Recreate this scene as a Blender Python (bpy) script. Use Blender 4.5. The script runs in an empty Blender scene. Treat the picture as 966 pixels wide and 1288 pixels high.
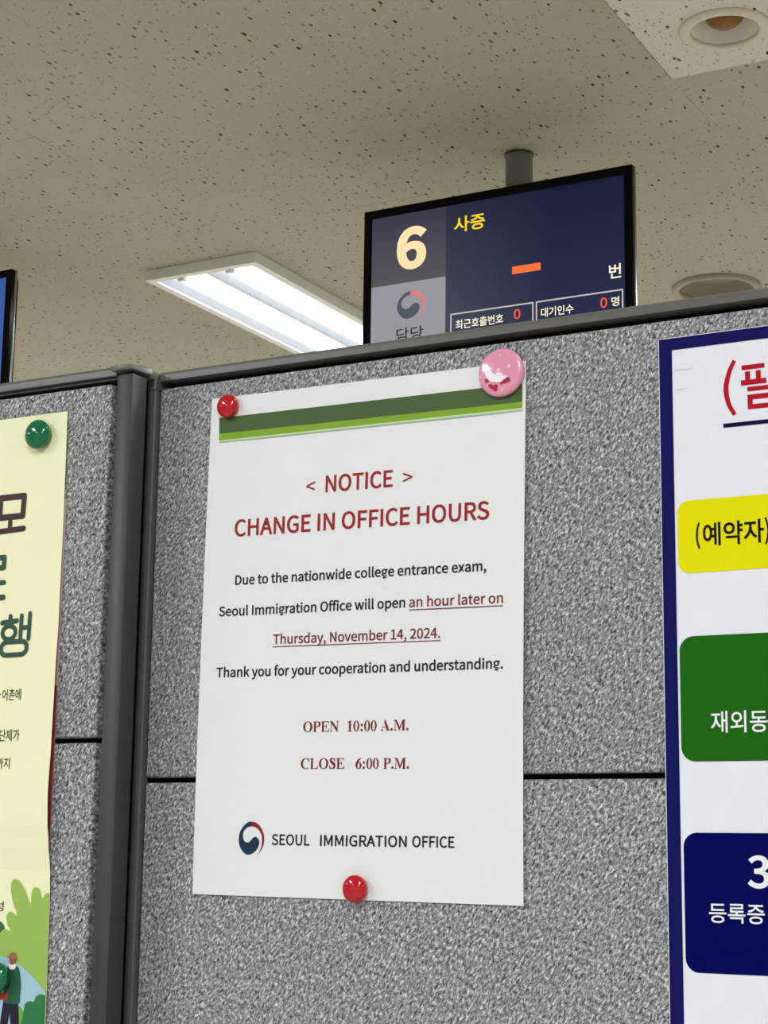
import bpy, bmesh, math
from mathutils import Vector, Matrix

# ------------------------------------------------------------------ camera, world, lights, exposure
SC = bpy.context.scene
COL = SC.collection
EYE = 1.5                                   # camera height above the floor
R_ = math.radians


def make_camera():
    f_px, yaw, pitch, roll, dist = 2218.06, 0.496845, 0.192560, 0.0138175, 0.872595
    cy, sy = math.cos(yaw), math.sin(yaw)
    f = Vector((-sy * math.cos(pitch), cy * math.cos(pitch), math.sin(pitch)))
    r = Vector((cy, sy, 0)); u = r.cross(f)
    r2 = r * math.cos(roll) + u * math.sin(roll)
    u2 = -r * math.sin(roll) + u * math.cos(roll)
    cam = bpy.data.cameras.new('camera')
    cam.sensor_fit = 'VERTICAL'; cam.sensor_height = 24.0
    cam.lens = f_px / 1288.0 * 24.0
    cam.clip_start = 0.02
    o = bpy.data.objects.new('camera', cam); COL.objects.link(o)
    m = Matrix((r2, u2, -f)).transposed().to_4x4()
    m.translation = Vector((0, -dist, EYE))
    o.matrix_world = m
    SC.camera = o


make_camera()
wd = bpy.data.worlds.new('world'); SC.world = wd; wd.use_nodes = True
wd.node_tree.nodes['Background'].inputs[0].default_value = (1.0, 0.97, 0.92, 1)
wd.node_tree.nodes['Background'].inputs[1].default_value = 0.0


def ceiling_lamp(x, y, w, power=28.0):      # the office's other ceiling luminaires (outside the frame)
    l = bpy.data.lights.new('ceiling_lamp', 'AREA'); l.shape = 'RECTANGLE'
    l.size, l.size_y, l.energy, l.color = 0.3, 1.2, power * w, (0.965, 1.0, 1.055)
    o = bpy.data.objects.new('ceiling_lamp', l); COL.objects.link(o)
    o.location = (x, y, 2.835)


for (x, y, w) in ((-2.28, -2.1, 1.5), (0.2, -2.1, 1.5), (2.7, -2.1, 1.2), (0.25, 0.55, 0.7), (2.7, 0.55, 0.4), (-4.7, 0.55, 0.7),
                  (-4.7, -2.1, 0.8), (2.7, 3.0, 1.6), (0.3, 3.3, 1.9), (-4.7, 3.0, 2.1), (0.2, -4.3, 0.7), (-2.28, -4.3, 0.7), (-2.28, 5.6, 2.2), (0.3, 5.6, 2.0), (-4.7, 5.6, 2.2)):
    ceiling_lamp(x, y, w)

vs = SC.view_settings
vs.view_transform = 'Standard'; vs.look = 'None'; vs.gamma = 1.0; vs.use_curve_mapping = False
vs.exposure = 0.09

# ------------------------------------------------------------------ helpers
CEIL = EYE + 1.37


def lin(c):
    return tuple(((v / 255) / 12.92 if v / 255 <= 0.04045 else ((v / 255 + 0.055) / 1.055) ** 2.4) for v in c)


class NT:                                   # a small node-tree writer
    def __init__(s, name):
        s.m = bpy.data.materials.new(name); s.m.use_nodes = True
        s.t = s.m.node_tree; s.b = s.t.nodes['Principled BSDF']

    def n(s, typ, **kw):
        nd = s.t.nodes.new(typ)
        for k, v in kw.items(): setattr(nd, k, v)
        return nd

    def l(s, a, b): s.t.links.new(a, b)

    def set(s, nd, i, v):
        if hasattr(v, 'is_output'): s.l(v, nd.inputs[i])
        else: nd.inputs[i].default_value = v

    def math(s, op, a, b=0.0, c=0.0):
        nd = s.n('ShaderNodeMath', operation=op)
        s.set(nd, 0, a); s.set(nd, 1, b)
        if len(nd.inputs) > 2: s.set(nd, 2, c)
        return nd.outputs[0]

    def mix(s, f, a, b, mode='MIX'):
        nd = s.n('ShaderNodeMix', data_type='RGBA', blend_type=mode)
        s.set(nd, 0, f); s.set(nd, 6, a if hasattr(a, 'is_output') else (*a, 1)[:4]); s.set(nd, 7, b if hasattr(b, 'is_output') else (*b, 1)[:4])
        return nd.outputs[2]

    def ramp(s, f, stops):
        nd = s.n('ShaderNodeValToRGB'); e = nd.color_ramp.elements
        while len(e) < len(stops): e.new(0.5)
        for k, (p, c) in enumerate(stops):
            e[k].position = p; e[k].color = (c, c, c, 1) if isinstance(c, (int, float)) else (*c, 1)
        s.l(f, nd.inputs[0]); return nd.outputs[0]

    def obj(s): return s.n('ShaderNodeTexCoord').outputs['Object']

    def mapping(s, v, scale=(1, 1, 1), rot=(0, 0, 0), loc=(0, 0, 0)):
        nd = s.n('ShaderNodeMapping'); s.l(v, nd.inputs[0])
        nd.inputs[1].default_value = loc; nd.inputs[2].default_value = rot; nd.inputs[3].default_value = scale
        return nd.outputs[0]

    def noise(s, v, scale, detail=2.0, rough=0.5, dist=0.0):
        nd = s.n('ShaderNodeTexNoise'); s.l(v, nd.inputs['Vector'])
        nd.inputs['Scale'].default_value = scale; nd.inputs['Detail'].default_value = detail
        nd.inputs['Roughness'].default_value = rough; nd.inputs['Distortion'].default_value = dist
        return nd.outputs['Fac']

    def bump(s, h, strength, dist):
        nd = s.n('ShaderNodeBump'); nd.inputs['Strength'].default_value = strength; nd.inputs['Distance'].default_value = dist
        s.l(h, nd.inputs['Height']); s.l(nd.outputs[0], s.b.inputs['Normal'])

    def base(s, c, rough=0.5, spec=0.5, metal=0.0):
        s.set(s.b, 'Base Color', c if hasattr(c, 'is_output') else (*c, 1))
        s.set(s.b, 'Roughness', rough); s.b.inputs['Specular IOR Level'].default_value = spec
        s.set(s.b, 'Metallic', metal)
        return s


_mats = {}


def plain(name, rgb, rough=0.5, spec=0.5, metal=0.0, var=0.04, scale=60.0, coat=0.0):
    """painted / printed / moulded surface: a colour with faint procedural unevenness"""
    if name in _mats: return _mats[name]
    t = NT(name); c = lin(rgb)
    f = t.noise(t.obj(), scale, 3.0)
    t.base(t.mix(f, tuple(v * (1 - var) for v in c), tuple(min(1, v * (1 + var)) for v in c)), rough, spec, metal)
    t.b.inputs['Coat Weight'].default_value = coat; t.b.inputs['Coat Roughness'].default_value = 0.05
    _mats[name] = t.m
    return t.m


def glow(name, rgb, strength=1.0):
    """a lit display pixel colour (screen content) behind a glossy front"""
    if name in _mats: return _mats[name]
    t = NT(name); t.base((0.005, 0.005, 0.006), 0.25, 0.3)
    t.b.inputs['Emission Color'].default_value = (*lin(rgb), 1); t.b.inputs['Emission Strength'].default_value = strength
    _mats[name] = t.m
    return t.m


def link(name, me, mat, parent=None):
    me.name = name
    if mat and not me.materials: me.materials.append(mat)
    o = bpy.data.objects.new(name, me); COL.objects.link(o)
    if parent: o.parent = parent
    return o


def from_bm(name, bm, mat, parent=None, smooth=False):
    me = bpy.data.meshes.new(name)
    bmesh.ops.recalc_face_normals(bm, faces=bm.faces)
    bm.to_mesh(me); bm.free()
    if smooth: me.polygons.foreach_set('use_smooth', [True] * len(me.polygons))
    return link(name, me, mat, parent)


def tag(o, label=None, cat=None, group=None, kind=None):
    if label: o['label'] = label
    if cat: o['category'] = cat
    if group: o['group'] = group
    if kind: o['kind'] = kind
    return o


def empty(name, loc):
    o = bpy.data.objects.new(name, None); COL.objects.link(o); o.location = loc
    o.empty_display_size = 0.05
    return o


def box(bm, x0, x1, y0, y1, z0, z1, bev=0.0, seg=2):
    t = bmesh.new()
    bmesh.ops.create_cube(t, size=1.0)
    for v in t.verts:
        v.co = Vector((x0 + (v.co.x + .5) * (x1 - x0), y0 + (v.co.y + .5) * (y1 - y0), z0 + (v.co.z + .5) * (z1 - z0)))
    if bev: bmesh.ops.bevel(t, geom=t.edges[:], offset=bev, segments=seg, profile=0.5, affect='EDGES')
    me = bpy.data.meshes.new('t'); t.to_mesh(me); t.free(); bm.from_mesh(me); bpy.data.meshes.remove(me)


def box_obj(name, mat, parent, x0, x1, y0, y1, z0, z1, bev=0.0, seg=2, off=(0, 0, 0)):
    bm = bmesh.new()
    box(bm, x0 - off[0], x1 - off[0], y0 - off[1], y1 - off[1], z0 - off[2], z1 - off[2], bev, seg)
    o = from_bm(name, bm, mat, parent)
    if bev:
        o.data.polygons.foreach_set('use_smooth', [True] * len(o.data.polygons))
        o.data.set_sharp_from_angle(angle=R_(35))
    return o


def ring_frame(bm, W, H, l, r, b, t_, d0, d1, plane):   # one hollow rectangle, centred, members l, r, b, t_ wide
    o = [(-W, -H), (W, -H), (W, H), (-W, H)]; i = [(-W + l, -H + b), (W - r, -H + b), (W - r, H - t_), (-W + l, H - t_)]
    P = (lambda p, d: (p[0], d, p[1])) if plane == 'XZ' else (lambda p, d: (p[0], p[1], d))
    g = [[bm.verts.new(P(p, d)) for p in q] for q in (o, i) for d in (d0, d1)]
    for k in range(4):
        q = (k + 1) % 4
        for a, c in ((g[0], g[1]), (g[1], g[3]), (g[3], g[2]), (g[2], g[0])): bm.faces.new((a[k], a[q], c[q], c[k]))
    bmesh.ops.recalc_face_normals(bm, faces=bm.faces)
    bmesh.ops.bevel(bm, geom=bm.edges[:], offset=.0012, segments=2, profile=.5, affect='EDGES')


def extrude_profile(bm, pts, x0, x1):       # profile in (y, z), swept along x
    a = [bm.verts.new((x0, y, z)) for y, z in pts]; b = [bm.verts.new((x1, y, z)) for y, z in pts]
    n = len(pts)
    for i in range(n): bm.faces.new((a[i], a[(i + 1) % n], b[(i + 1) % n], b[i]))
    bm.faces.new(a[::-1]); bm.faces.new(b)


def lathe(bm, prof, n=48, axis='Z', at=(0, 0, 0)):   # prof: (radius, height along the axis)
    rings = []
    for r, h in prof:
        if r < 1e-7: ring = [(0, 0, h)]
        else: ring = [(r * math.cos(2 * math.pi * k / n), r * math.sin(2 * math.pi * k / n), h) for k in range(n)]
        vs_ = []
        for p in ring:
            q = p if axis == 'Z' else (p[0], -p[2], p[1])      # 'Y': height points to -Y (towards the viewer's side)
            vs_.append(bm.verts.new((q[0] + at[0], q[1] + at[1], q[2] + at[2])))
        rings.append(vs_)
    for a, b in zip(rings, rings[1:]):
        for k in range(n):
            if len(a) == 1 and len(b) == 1: continue
            if len(a) == 1: bm.faces.new((a[0], b[(k + 1) % n], b[k]))
            elif len(b) == 1: bm.faces.new((a[k], a[(k + 1) % n], b[0]))
            else: bm.faces.new((a[k], a[(k + 1) % n], b[(k + 1) % n], b[k]))


# ---- lettering: outlines baked as Bezier splines (em of about 350 units, capitals 257 high)
GLYPHS = {
    '(': (118, [
        [(51,-16,84,-69,90,-66),(97,-63,103,-60,73,-10),(59,49,59,109,59,168),(73,227,103,277,97,280),(90,283,84,286,51,234),(32,178,32,109,32,40)],
    ]),
    ')': (118, [
        [(28,-66,35,-69,67,-16),(86,40,86,109,86,178),(67,234,35,286,28,283),(21,280,15,277,45,227),(60,168,60,109,60,49),(45,-10,15,-60,21,-63)],
    ]),
    ',': (97, [
        [(24,-60,26,-67,58,-53),(77,-27,77,7,77,30),(67,44,50,44,37,44),(26,36,26,22,26,8),(37,-1,50,-1,51,-1),(52,0,54,0,53,-21),(40,-38,19,-48,21,-54)],
    ]),
    '.': (97, [
        [(36,-5,49,-5,61,-5),(72,5,72,20,72,34),(61,44,49,44,36,44),(26,34,26,20,26,5)],
    ]),
    '0': (194, [
        [(48,-5,97,-5,146,-5),(177,40,177,129,177,218),(146,261,97,261,48,261),(18,218,18,129,18,40)],
        [(126,21,97,21,68,21),(48,54,48,129,48,204),(68,236,97,236,126,236),(146,204,146,129,146,54)],
    ]),
    '1': (194, [
        [(31,9,31,0,78,0),(125,0,172,0,172,9),(172,18,172,27,154,27),(137,27,120,27,120,103),(120,180,120,257,112,257),(104,257,96,257,82,249),(65,243,42,238,42,232),(42,225,42,218,58,218),(73,218,88,218,88,154),(88,90,88,27,69,27),(50,27,31,27,31,18)],
    ]),
    '2': (194, [
        [(15,6,15,0,69,0),(123,0,177,0,177,9),(177,18,177,28,153,28),(129,28,106,28,93,28),(77,26,64,25,124,82),(165,134,165,186,165,231),(136,261,90,261,57,261),(35,246,14,224,20,218),(26,212,33,206,47,223),(65,235,86,235,118,235),(133,214,133,185,133,140),(96,89,15,19,15,13)],
    ]),
    '3': (194, [
        [(52,-5,92,-5,138,-5),(175,23,175,69,175,104),(151,126,120,134,120,134),(120,135,120,136,148,145),(166,166,166,197,166,238),(134,261,91,261,62,261),(39,248,20,231,25,224),(31,217,37,210,51,225),(69,235,90,235,117,235),(133,219,133,195,133,167),(116,146,62,146,62,137),(62,129,62,121,122,121),(142,101,142,70,142,40),(121,22,90,22,61,22),(42,36,27,51,21,45),(16,38,10,31,27,12)],
    ]),
    '4': (194, [
        [(119,24,119,0,129,0),(139,0,149,0,149,24),(149,47,149,71,161,71),(172,71,183,71,183,79),(183,88,183,96,172,96),(161,96,149,96,149,150),(149,203,149,257,137,257),(126,257,114,257,78,202),(43,147,7,92,7,85),(7,78,7,71,44,71),(82,71,119,71,119,47)],
        [(119,123,119,96,93,96),(67,96,40,96,60,125),(79,155,99,184,106,196),(113,209,119,222,120,222),(120,222,121,222,120,209),(119,188,119,175,119,149)],
    ]),
    '6': (194, [
        [(56,-5,105,-5,145,-5),(179,29,179,79,179,133),(151,159,108,159,88,159),(65,148,50,129,51,208),(80,235,116,235,131,235),(147,227,157,215,163,222),(169,228,175,235,160,250),(141,261,114,261,65,261),(20,223,20,123,20,38)],
        [(54,50,50,103,67,127),(87,136,103,136,134,136),(149,113,149,79,149,44),(130,21,105,21,73,21)],
    ]),
    '<': (194, [
        [(125,73,181,51,181,60),(181,70,181,79,154,89),(126,99,98,110,81,116),(63,123,46,129,46,130),(46,130,46,131,63,137),(81,144,98,150,126,160),(154,171,181,181,181,190),(181,199,181,209,125,187),(69,165,13,143,13,134),(13,126,13,117,69,95)],
    ]),
    '>': (194, [
        [(13,60,13,51,69,73),(125,95,181,117,181,126),(181,134,181,143,125,165),(69,187,13,209,13,199),(13,190,13,181,41,171),(68,160,96,150,113,144),(131,137,148,131,148,130),(148,130,148,129,131,123),(113,116,96,110,68,99),(41,89,13,79,13,70)],
    ]),
    'A': (213, [
        [(30,86,1,0,12,0),(23,0,34,0,42,26),(51,52,59,78,90,78),(121,78,153,78,161,52),(169,26,177,0,189,0),(200,0,211,0,182,86),(153,171,124,257,112,257),(100,257,88,257,59,171)],
        [(93,104,67,104,71,117),(75,130,79,144,89,173),(97,200,105,230,106,230),(106,230,106,230,115,201),(123,173,132,144,136,130),(141,117,145,104,119,104)],
    ]),
    'C': (223, [
        [(68,-5,132,-5,165,-5),(190,9,211,32,205,39),(199,46,193,53,176,35),(158,24,133,24,84,24),(54,64,54,129,54,193),(86,233,134,233,157,233),(173,223,187,209,193,216),(199,223,204,230,190,246),(165,261,134,261,69,261),(20,211,20,128,20,45)],
    ]),
    'D': (241, [
        [(35,86,35,0,57,0),(79,0,101,0,178,0),(220,48,220,129,220,211),(178,257,99,257,78,257),(57,257,35,257,35,171)],
        [(77,27,68,27,68,95),(68,162,68,230,77,230),(87,230,97,230,157,230),(187,194,187,129,187,64),(157,27,97,27,87,27)],
    ]),
    'E': (206, [
        [(35,86,35,0,86,0),(136,0,187,0,187,9),(187,18,187,28,147,28),(107,28,68,28,68,59),(68,90,68,121,100,121),(132,121,165,121,165,130),(165,140,165,149,132,149),(100,149,68,149,68,176),(68,202,68,229,106,229),(145,229,183,229,183,238),(183,248,183,257,134,257),(85,257,35,257,35,171)],
    ]),
    'F': (193, [
        [(35,86,35,0,46,0),(57,0,68,0,68,38),(68,77,68,115,100,115),(133,115,166,115,166,124),(166,133,166,143,133,143),(100,143,68,143,68,171),(68,200,68,229,106,229),(145,229,183,229,183,238),(183,248,183,257,134,257),(85,257,35,257,35,171)],
    ]),
    'G': (241, [
        [(69,-5,136,-5,171,-5),(199,8,215,25,215,61),(215,97,215,133,187,133),(159,133,131,133,131,124),(131,115,131,106,149,106),(167,106,186,106,186,84),(186,61,186,39,175,29),(158,24,139,24,84,24),(54,64,54,129,54,193),(87,233,139,233,165,233),(181,222,194,209,200,216),(206,223,212,230,197,245),(174,261,138,261,70,261),(20,211,20,128,20,45)],
    ]),
    'H': (255, [
        [(35,86,35,0,46,0),(57,0,68,0,68,40),(68,81,68,121,107,121),(147,121,187,121,187,81),(187,40,187,0,198,0),(209,0,220,0,220,86),(220,171,220,257,209,257),(198,257,187,257,187,221),(187,185,187,149,147,149),(107,149,68,149,68,185),(68,221,68,257,57,257),(46,257,35,257,35,171)],
    ]),
    'I': (103, [
        [(35,86,35,0,46,0),(57,0,68,0,68,86),(68,171,68,257,57,257),(46,257,35,257,35,171)],
    ]),
    'L': (190, [
        [(35,86,35,0,84,0),(132,0,180,0,180,9),(180,18,180,28,143,28),(105,28,68,28,68,104),(68,180,68,257,57,257),(46,257,35,257,35,171)],
    ]),
    'M': (284, [
        [(35,86,35,0,45,0),(55,0,64,0,64,47),(64,95,64,142,64,164),(62,195,60,218,61,218),(61,218,62,218,69,198),(75,179,82,159,99,115),(115,70,131,26,138,26),(145,26,153,26,169,70),(185,115,201,159,208,179),(215,198,222,218,222,218),(223,218,223,218,221,195),(219,164,219,142,219,95),(219,47,219,0,229,0),(239,0,249,0,249,86),(249,171,249,257,236,257),(223,257,210,257,194,211),(177,165,161,119,155,102),(150,84,143,66,143,66),(142,66,142,66,136,84),(130,102,123,119,107,165),(91,211,74,257,61,257),(48,257,35,257,35,171)],
    ]),
    'N': (253, [
        [(35,86,35,0,46,0),(56,0,66,0,66,45),(66,90,66,135,66,162),(63,189,62,215,62,215),(63,215,63,215,73,197),(82,180,91,162,122,108),(153,54,185,0,196,0),(207,0,218,0,218,86),(218,171,218,257,208,257),(197,257,187,257,187,212),(187,168,187,123,187,97),(189,68,192,42,191,42),(190,42,190,42,181,60),(171,77,162,95,131,149),(100,203,68,257,57,257),(46,257,35,257,35,171)],
    ]),
    'O': (260, [
        [(65,-5,130,-5,194,-5),(239,47,239,129,239,211),(194,261,130,261,65,261),(20,211,20,129,20,47)],
        [(176,24,130,24,84,24),(54,65,54,129,54,193),(84,233,130,233,176,233),(206,193,206,129,206,65)],
    ]),
    'R': (222, [
        [(82,135,68,135,68,167),(68,199,68,230,82,230),(96,230,111,230,151,230),(173,218,173,185,173,151),(151,135,111,135,96,135)],
        [(155,36,176,0,188,0),(200,0,213,0,191,37),(169,75,147,112,182,121),(205,145,205,185,205,238),(168,257,116,257,89,257),(62,257,35,257,35,171),(35,86,35,0,46,0),(57,0,68,0,68,36),(68,73,68,109,83,109),(98,109,114,109,135,73)],
    ]),
    'S': (209, [
        [(70,-5,106,-5,160,-5),(194,28,194,68,194,106),(171,124,141,137,129,142),(116,147,104,153,84,161),(62,171,62,196,62,218),(81,233,110,233,133,233),(152,224,168,209,174,216),(179,223,185,230,167,248),(140,261,110,261,63,261),(29,233,29,193,29,156),(57,138,81,127,93,122),(105,117,118,111,142,100),(161,92,161,65,161,41),(141,24,107,24,80,24),(54,36,36,56,30,48),(23,41,17,33,39,10)],
    ]),
    'T': (210, [
        [(89,76,89,0,99,0),(110,0,121,0,121,76),(121,153,121,229,147,229),(173,229,199,229,199,238),(199,248,199,257,136,257),(74,257,11,257,11,248),(11,238,11,229,37,229),(63,229,89,229,89,153)],
    ]),
    'U': (252, [
        [(74,-5,126,-5,179,-5),(218,23,218,106,218,156),(218,206,218,257,208,257),(198,257,187,257,187,206),(187,156,187,105,187,43),(160,24,126,24,93,24),(67,43,67,105,67,156),(67,206,67,257,56,257),(45,257,34,257,34,206),(34,156,34,106,34,23)],
    ]),
    'a': (197, [
        [(44,-5,76,-5,99,-5),(121,8,139,23,139,23),(140,23,140,23,141,15),(142,8,143,0,152,0),(160,0,169,0,169,39),(169,78,169,117,169,164),(150,195,103,195,72,195),(46,181,29,170,33,163),(37,155,41,148,56,158),(76,168,98,168,129,168),(137,145,137,120,56,111),(21,91,21,49,21,15)],
        [(103,21,85,21,66,21),(51,30,51,51,51,76),(73,92,137,99,137,81),(137,64,137,46,119,30)],
    ]),
    'b': (216, [
        [(98,-5,116,-5,159,-5),(199,33,199,98,199,157),(172,195,123,195,102,195),(81,183,63,168,63,180),(64,191,64,202,64,228),(64,253,64,279,54,279),(43,279,32,279,32,186),(32,93,32,0,41,0),(49,0,58,0,59,7),(60,13,61,20,61,20),(62,20,62,20,78,5)],
        [(142,22,111,22,98,22),(81,27,64,42,64,75),(64,109,64,142,82,159),(99,168,115,168,151,168),(165,140,165,98,165,51)],
    ]),
    'c': (179, [
        [(57,-5,107,-5,130,-5),(152,5,169,19,164,26),(159,34,155,41,143,30),(127,22,110,22,75,22),(51,51,51,95,51,139),(76,168,111,168,126,168),(138,161,149,152,154,159),(160,166,165,173,152,185),(134,195,110,195,61,195),(18,158,18,95,18,32)],
    ]),
    'd': (217, [
        [(49,-5,97,-5,120,-5),(140,8,155,22,155,22),(155,22,156,22,157,15),(158,7,159,0,167,0),(176,0,185,0,185,93),(185,186,185,279,174,279),(163,279,153,279,153,254),(153,230,153,206,153,195),(154,184,154,173,138,187),(123,195,101,195,57,195),(19,157,19,95,19,32)],
        [(121,22,104,22,71,22),(51,49,51,95,51,139),(76,168,106,168,122,168),(137,162,153,148,153,115),(153,82,153,48,137,31)],
    ]),
    'e': (194, [
        [(58,-5,109,-5,135,-5),(155,4,172,15,168,22),(164,29,160,36,146,27),(131,21,113,21,77,21),(52,47,50,88,92,88),(135,88,178,88,179,92),(179,99,179,106,179,160),(152,195,103,195,60,195),(18,157,18,95,18,32)],
        [(83,110,49,110,53,148),(77,169,104,169,134,169),(151,149,151,110,117,110)],
    ]),
    'f': (114, [
        [(12,172,12,164,20,164),(29,164,37,164,37,109),(37,55,37,0,48,0),(59,0,69,0,69,55),(69,109,69,164,83,164),(96,164,110,164,110,173),(110,181,110,190,96,190),(83,190,69,190,69,200),(69,210,69,220,69,245),(78,258,96,258,103,258),(111,256,118,252,120,261),(122,269,125,277,116,281),(105,283,93,283,55,283),(37,259,37,221,37,210),(37,200,37,190,29,190),(20,189,12,188,12,180)],
    ]),
    'g': (197, [
        [(50,-88,96,-88,155,-88),(193,-57,193,-22,193,10),(170,23,126,23,114,23),(101,23,89,23,63,23),(56,32,56,44,56,55),(61,61,68,67,76,63),(87,60,96,60,135,60),(166,86,166,126,166,143),(159,157,150,166,163,166),(176,166,189,166,189,174),(189,182,189,190,167,190),(145,190,123,190,116,193),(107,195,96,195,58,195),(25,169,25,127,25,104),(37,86,50,76,50,76),(50,75,50,75,40,68),(29,55,29,39,29,24),(36,14,46,8,46,7),(46,7,46,6,28,-5),(18,-20,18,-37,18,-69)],
        [(118,82,96,82,74,82),(56,99,56,127,56,155),(74,172,96,172,119,172),(137,155,137,127,137,99)],
        [(138,-65,101,-65,66,-65),(46,-53,46,-32,46,-21),(51,-10,65,0,74,-2),(83,-3,90,-3,101,-3),(112,-3,123,-3,148,-3),(161,-9,161,-27,161,-47)],
    ]),
    'h': (213, [
        [(32,93,32,0,43,0),(54,0,64,0,64,46),(64,92,64,138,83,157),(97,167,116,167,141,167),(152,152,152,116,152,77),(152,39,152,0,163,0),(174,0,184,0,184,40),(184,80,184,120,184,169),(166,195,126,195,100,195),(81,181,63,163,63,176),(64,189,64,202,64,228),(64,253,64,279,54,279),(43,279,32,279,32,186)],
    ]),
    'i': (96, [
        [(32,63,32,0,43,0),(54,0,64,0,64,63),(64,127,64,190,54,190),(43,190,32,190,32,127)],
        [(36,229,48,229,61,229),(70,238,70,251,70,263),(61,271,48,271,36,271),(27,263,27,251,27,238)],
    ]),
    'k': (193, [
        [(32,93,32,0,43,0),(53,0,64,0,64,17),(64,33,64,50,76,64),(88,78,99,92,118,61),(137,31,155,0,167,0),(178,0,190,0,166,38),(142,76,118,113,139,139),(160,165,181,190,169,190),(158,190,146,190,119,157),(92,123,65,90,65,90),(64,90,64,90,64,153),(64,216,64,279,53,279),(43,279,32,279,32,186)],
    ]),
    'l': (99, [
        [(42,-5,66,-5,75,-5),(80,-3,84,-2,83,6),(81,15,80,23,76,22),(75,22,73,22,68,22),(64,26,64,36,64,117),(64,198,64,279,54,279),(43,279,32,279,32,198),(32,118,32,38,32,11)],
    ]),
    'm': (324, [
        [(32,63,32,0,43,0),(54,0,64,0,64,46),(64,92,64,138,82,158),(98,167,112,167,136,167),(147,152,147,116,147,77),(147,39,147,0,158,0),(169,0,179,0,179,46),(179,92,179,138,197,158),(213,167,227,167,251,167),(263,152,263,116,263,77),(263,39,263,0,273,0),(284,0,294,0,294,40),(294,80,294,120,294,169),(276,195,237,195,214,195),(194,180,174,159,166,181),(151,195,121,195,99,195),(79,181,62,162,62,162),(62,162,62,162,61,172),(60,181,58,190,50,190),(41,190,32,190,32,127)],
    ]),
    'n': (214, [
        [(32,63,32,0,43,0),(54,0,64,0,64,46),(64,92,64,138,83,157),(97,167,116,167,141,167),(152,152,152,116,152,77),(152,39,152,0,163,0),(174,0,184,0,184,40),(184,80,184,120,184,169),(166,195,126,195,100,195),(80,181,62,162,62,162),(62,162,62,162,61,172),(60,181,58,190,50,190),(41,190,32,190,32,127)],
    ]),
    'o': (212, [
        [(60,-5,106,-5,153,-5),(194,32,194,95,194,158),(153,195,106,195,60,195),(18,158,18,95,18,32)],
        [(139,22,106,22,73,22),(51,51,51,95,51,139),(73,168,106,168,139,168),(161,139,161,95,161,51)],
    ]),
    'p': (217, [
        [(32,10,32,-80,43,-80),(54,-80,64,-80,64,-59),(64,-37,64,-16,64,-5),(64,6,63,18,81,3),(99,-5,116,-5,159,-5),(199,33,199,98,199,157),(172,195,123,195,101,195),(79,182,62,168,62,168),(62,168,62,168,61,175),(60,183,58,190,50,190),(41,190,32,190,32,100)],
        [(142,22,111,22,98,22),(81,27,64,42,64,75),(64,109,64,142,83,159),(99,168,115,168,151,168),(165,140,165,98,165,51)],
    ]),
    'r': (136, [
        [(32,63,32,0,43,0),(54,0,64,0,64,41),(64,81,64,122,77,154),(96,166,112,166,120,166),(124,165,131,163,133,172),(135,182,137,191,131,194),(125,195,116,195,95,195),(76,180,62,155,62,155),(62,155,62,155,61,167),(60,179,58,190,50,190),(41,190,32,190,32,127)],
    ]),
    's': (164, [
        [(55,-5,82,-5,127,-5),(151,21,151,52,151,88),(121,99,93,110,72,118),(52,125,52,143,52,158),(63,170,88,170,104,170),(118,163,131,153,136,160),(141,167,146,173,132,185),(111,195,87,195,46,195),(22,171,22,141,22,109),(50,96,77,86,98,78),(120,69,120,50,120,34),(108,20,83,20,60,20),(43,29,27,43,21,36),(16,29,11,22,29,7)],
    ]),
    't': (132, [
        [(51,-5,92,-5,104,-5),(116,-1,127,2,125,11),(123,19,121,27,114,24),(106,21,99,21,77,21),(70,35,70,58,70,93),(70,129,70,164,87,164),(104,164,121,164,121,173),(121,181,121,190,104,190),(87,190,70,190,70,208),(70,226,70,244,61,244),(52,244,43,244,42,226),(41,208,40,190,30,190),(19,189,9,188,9,180),(9,172,9,164,19,164),(28,164,38,164,38,129),(38,94,38,59,38,21)],
    ]),
    'u': (213, [
        [(48,-5,88,-5,114,-5),(133,9,151,30,151,30),(151,30,152,30,152,20),(153,10,154,0,163,0),(172,0,181,0,181,63),(181,127,181,190,170,190),(159,190,149,190,149,145),(149,100,149,55,131,33),(117,23,97,23,72,23),(62,38,62,74,62,112),(62,151,62,190,51,190),(40,190,29,190,29,150),(29,110,29,70,29,21)],
    ]),
    'v': (182, [
        [(50,63,73,0,86,0),(98,0,111,0,133,63),(155,127,178,190,167,190),(157,190,146,190,134,154),(122,118,110,82,105,63),(98,44,93,26,92,26),(92,26,91,26,85,44),(79,63,74,82,62,118),(50,154,38,190,27,190),(16,190,5,190,27,127)],
    ]),
    'w': (281, [
        [(45,63,62,0,75,0),(87,0,99,0,108,34),(117,68,126,102,131,120),(135,138,139,157,140,157),(141,157,141,157,146,138),(149,120,154,103,163,68),(172,34,181,0,194,0),(207,0,220,0,237,63),(255,127,272,190,261,190),(251,190,241,190,232,153),(222,117,213,80,209,62),(206,45,202,27,201,27),(201,27,200,27,195,45),(191,62,187,80,177,117),(167,153,157,190,146,190),(136,190,126,190,116,153),(106,117,96,80,91,62),(87,45,83,27,83,27),(82,27,82,27,78,45),(74,62,70,80,61,117),(51,153,42,190,31,190),(20,190,9,190,27,127)],
    ]),
    'x': (174, [
        [(26,33,5,0,16,0),(28,0,39,0,47,15),(56,30,64,44,71,56),(77,68,84,78,84,78),(85,78,85,78,93,68),(100,56,106,44,115,30),(125,15,134,0,146,0),(157,0,169,0,148,32),(127,64,106,96,126,127),(145,159,164,190,153,190),(142,190,131,190,123,176),(115,162,107,148,102,138),(96,127,91,117,90,117),(90,117,89,117,83,127),(76,138,70,148,62,162),(53,176,45,190,33,190),(22,190,10,190,29,160),(49,129,68,99,47,66)],
    ]),
    'y': (182, [
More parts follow.
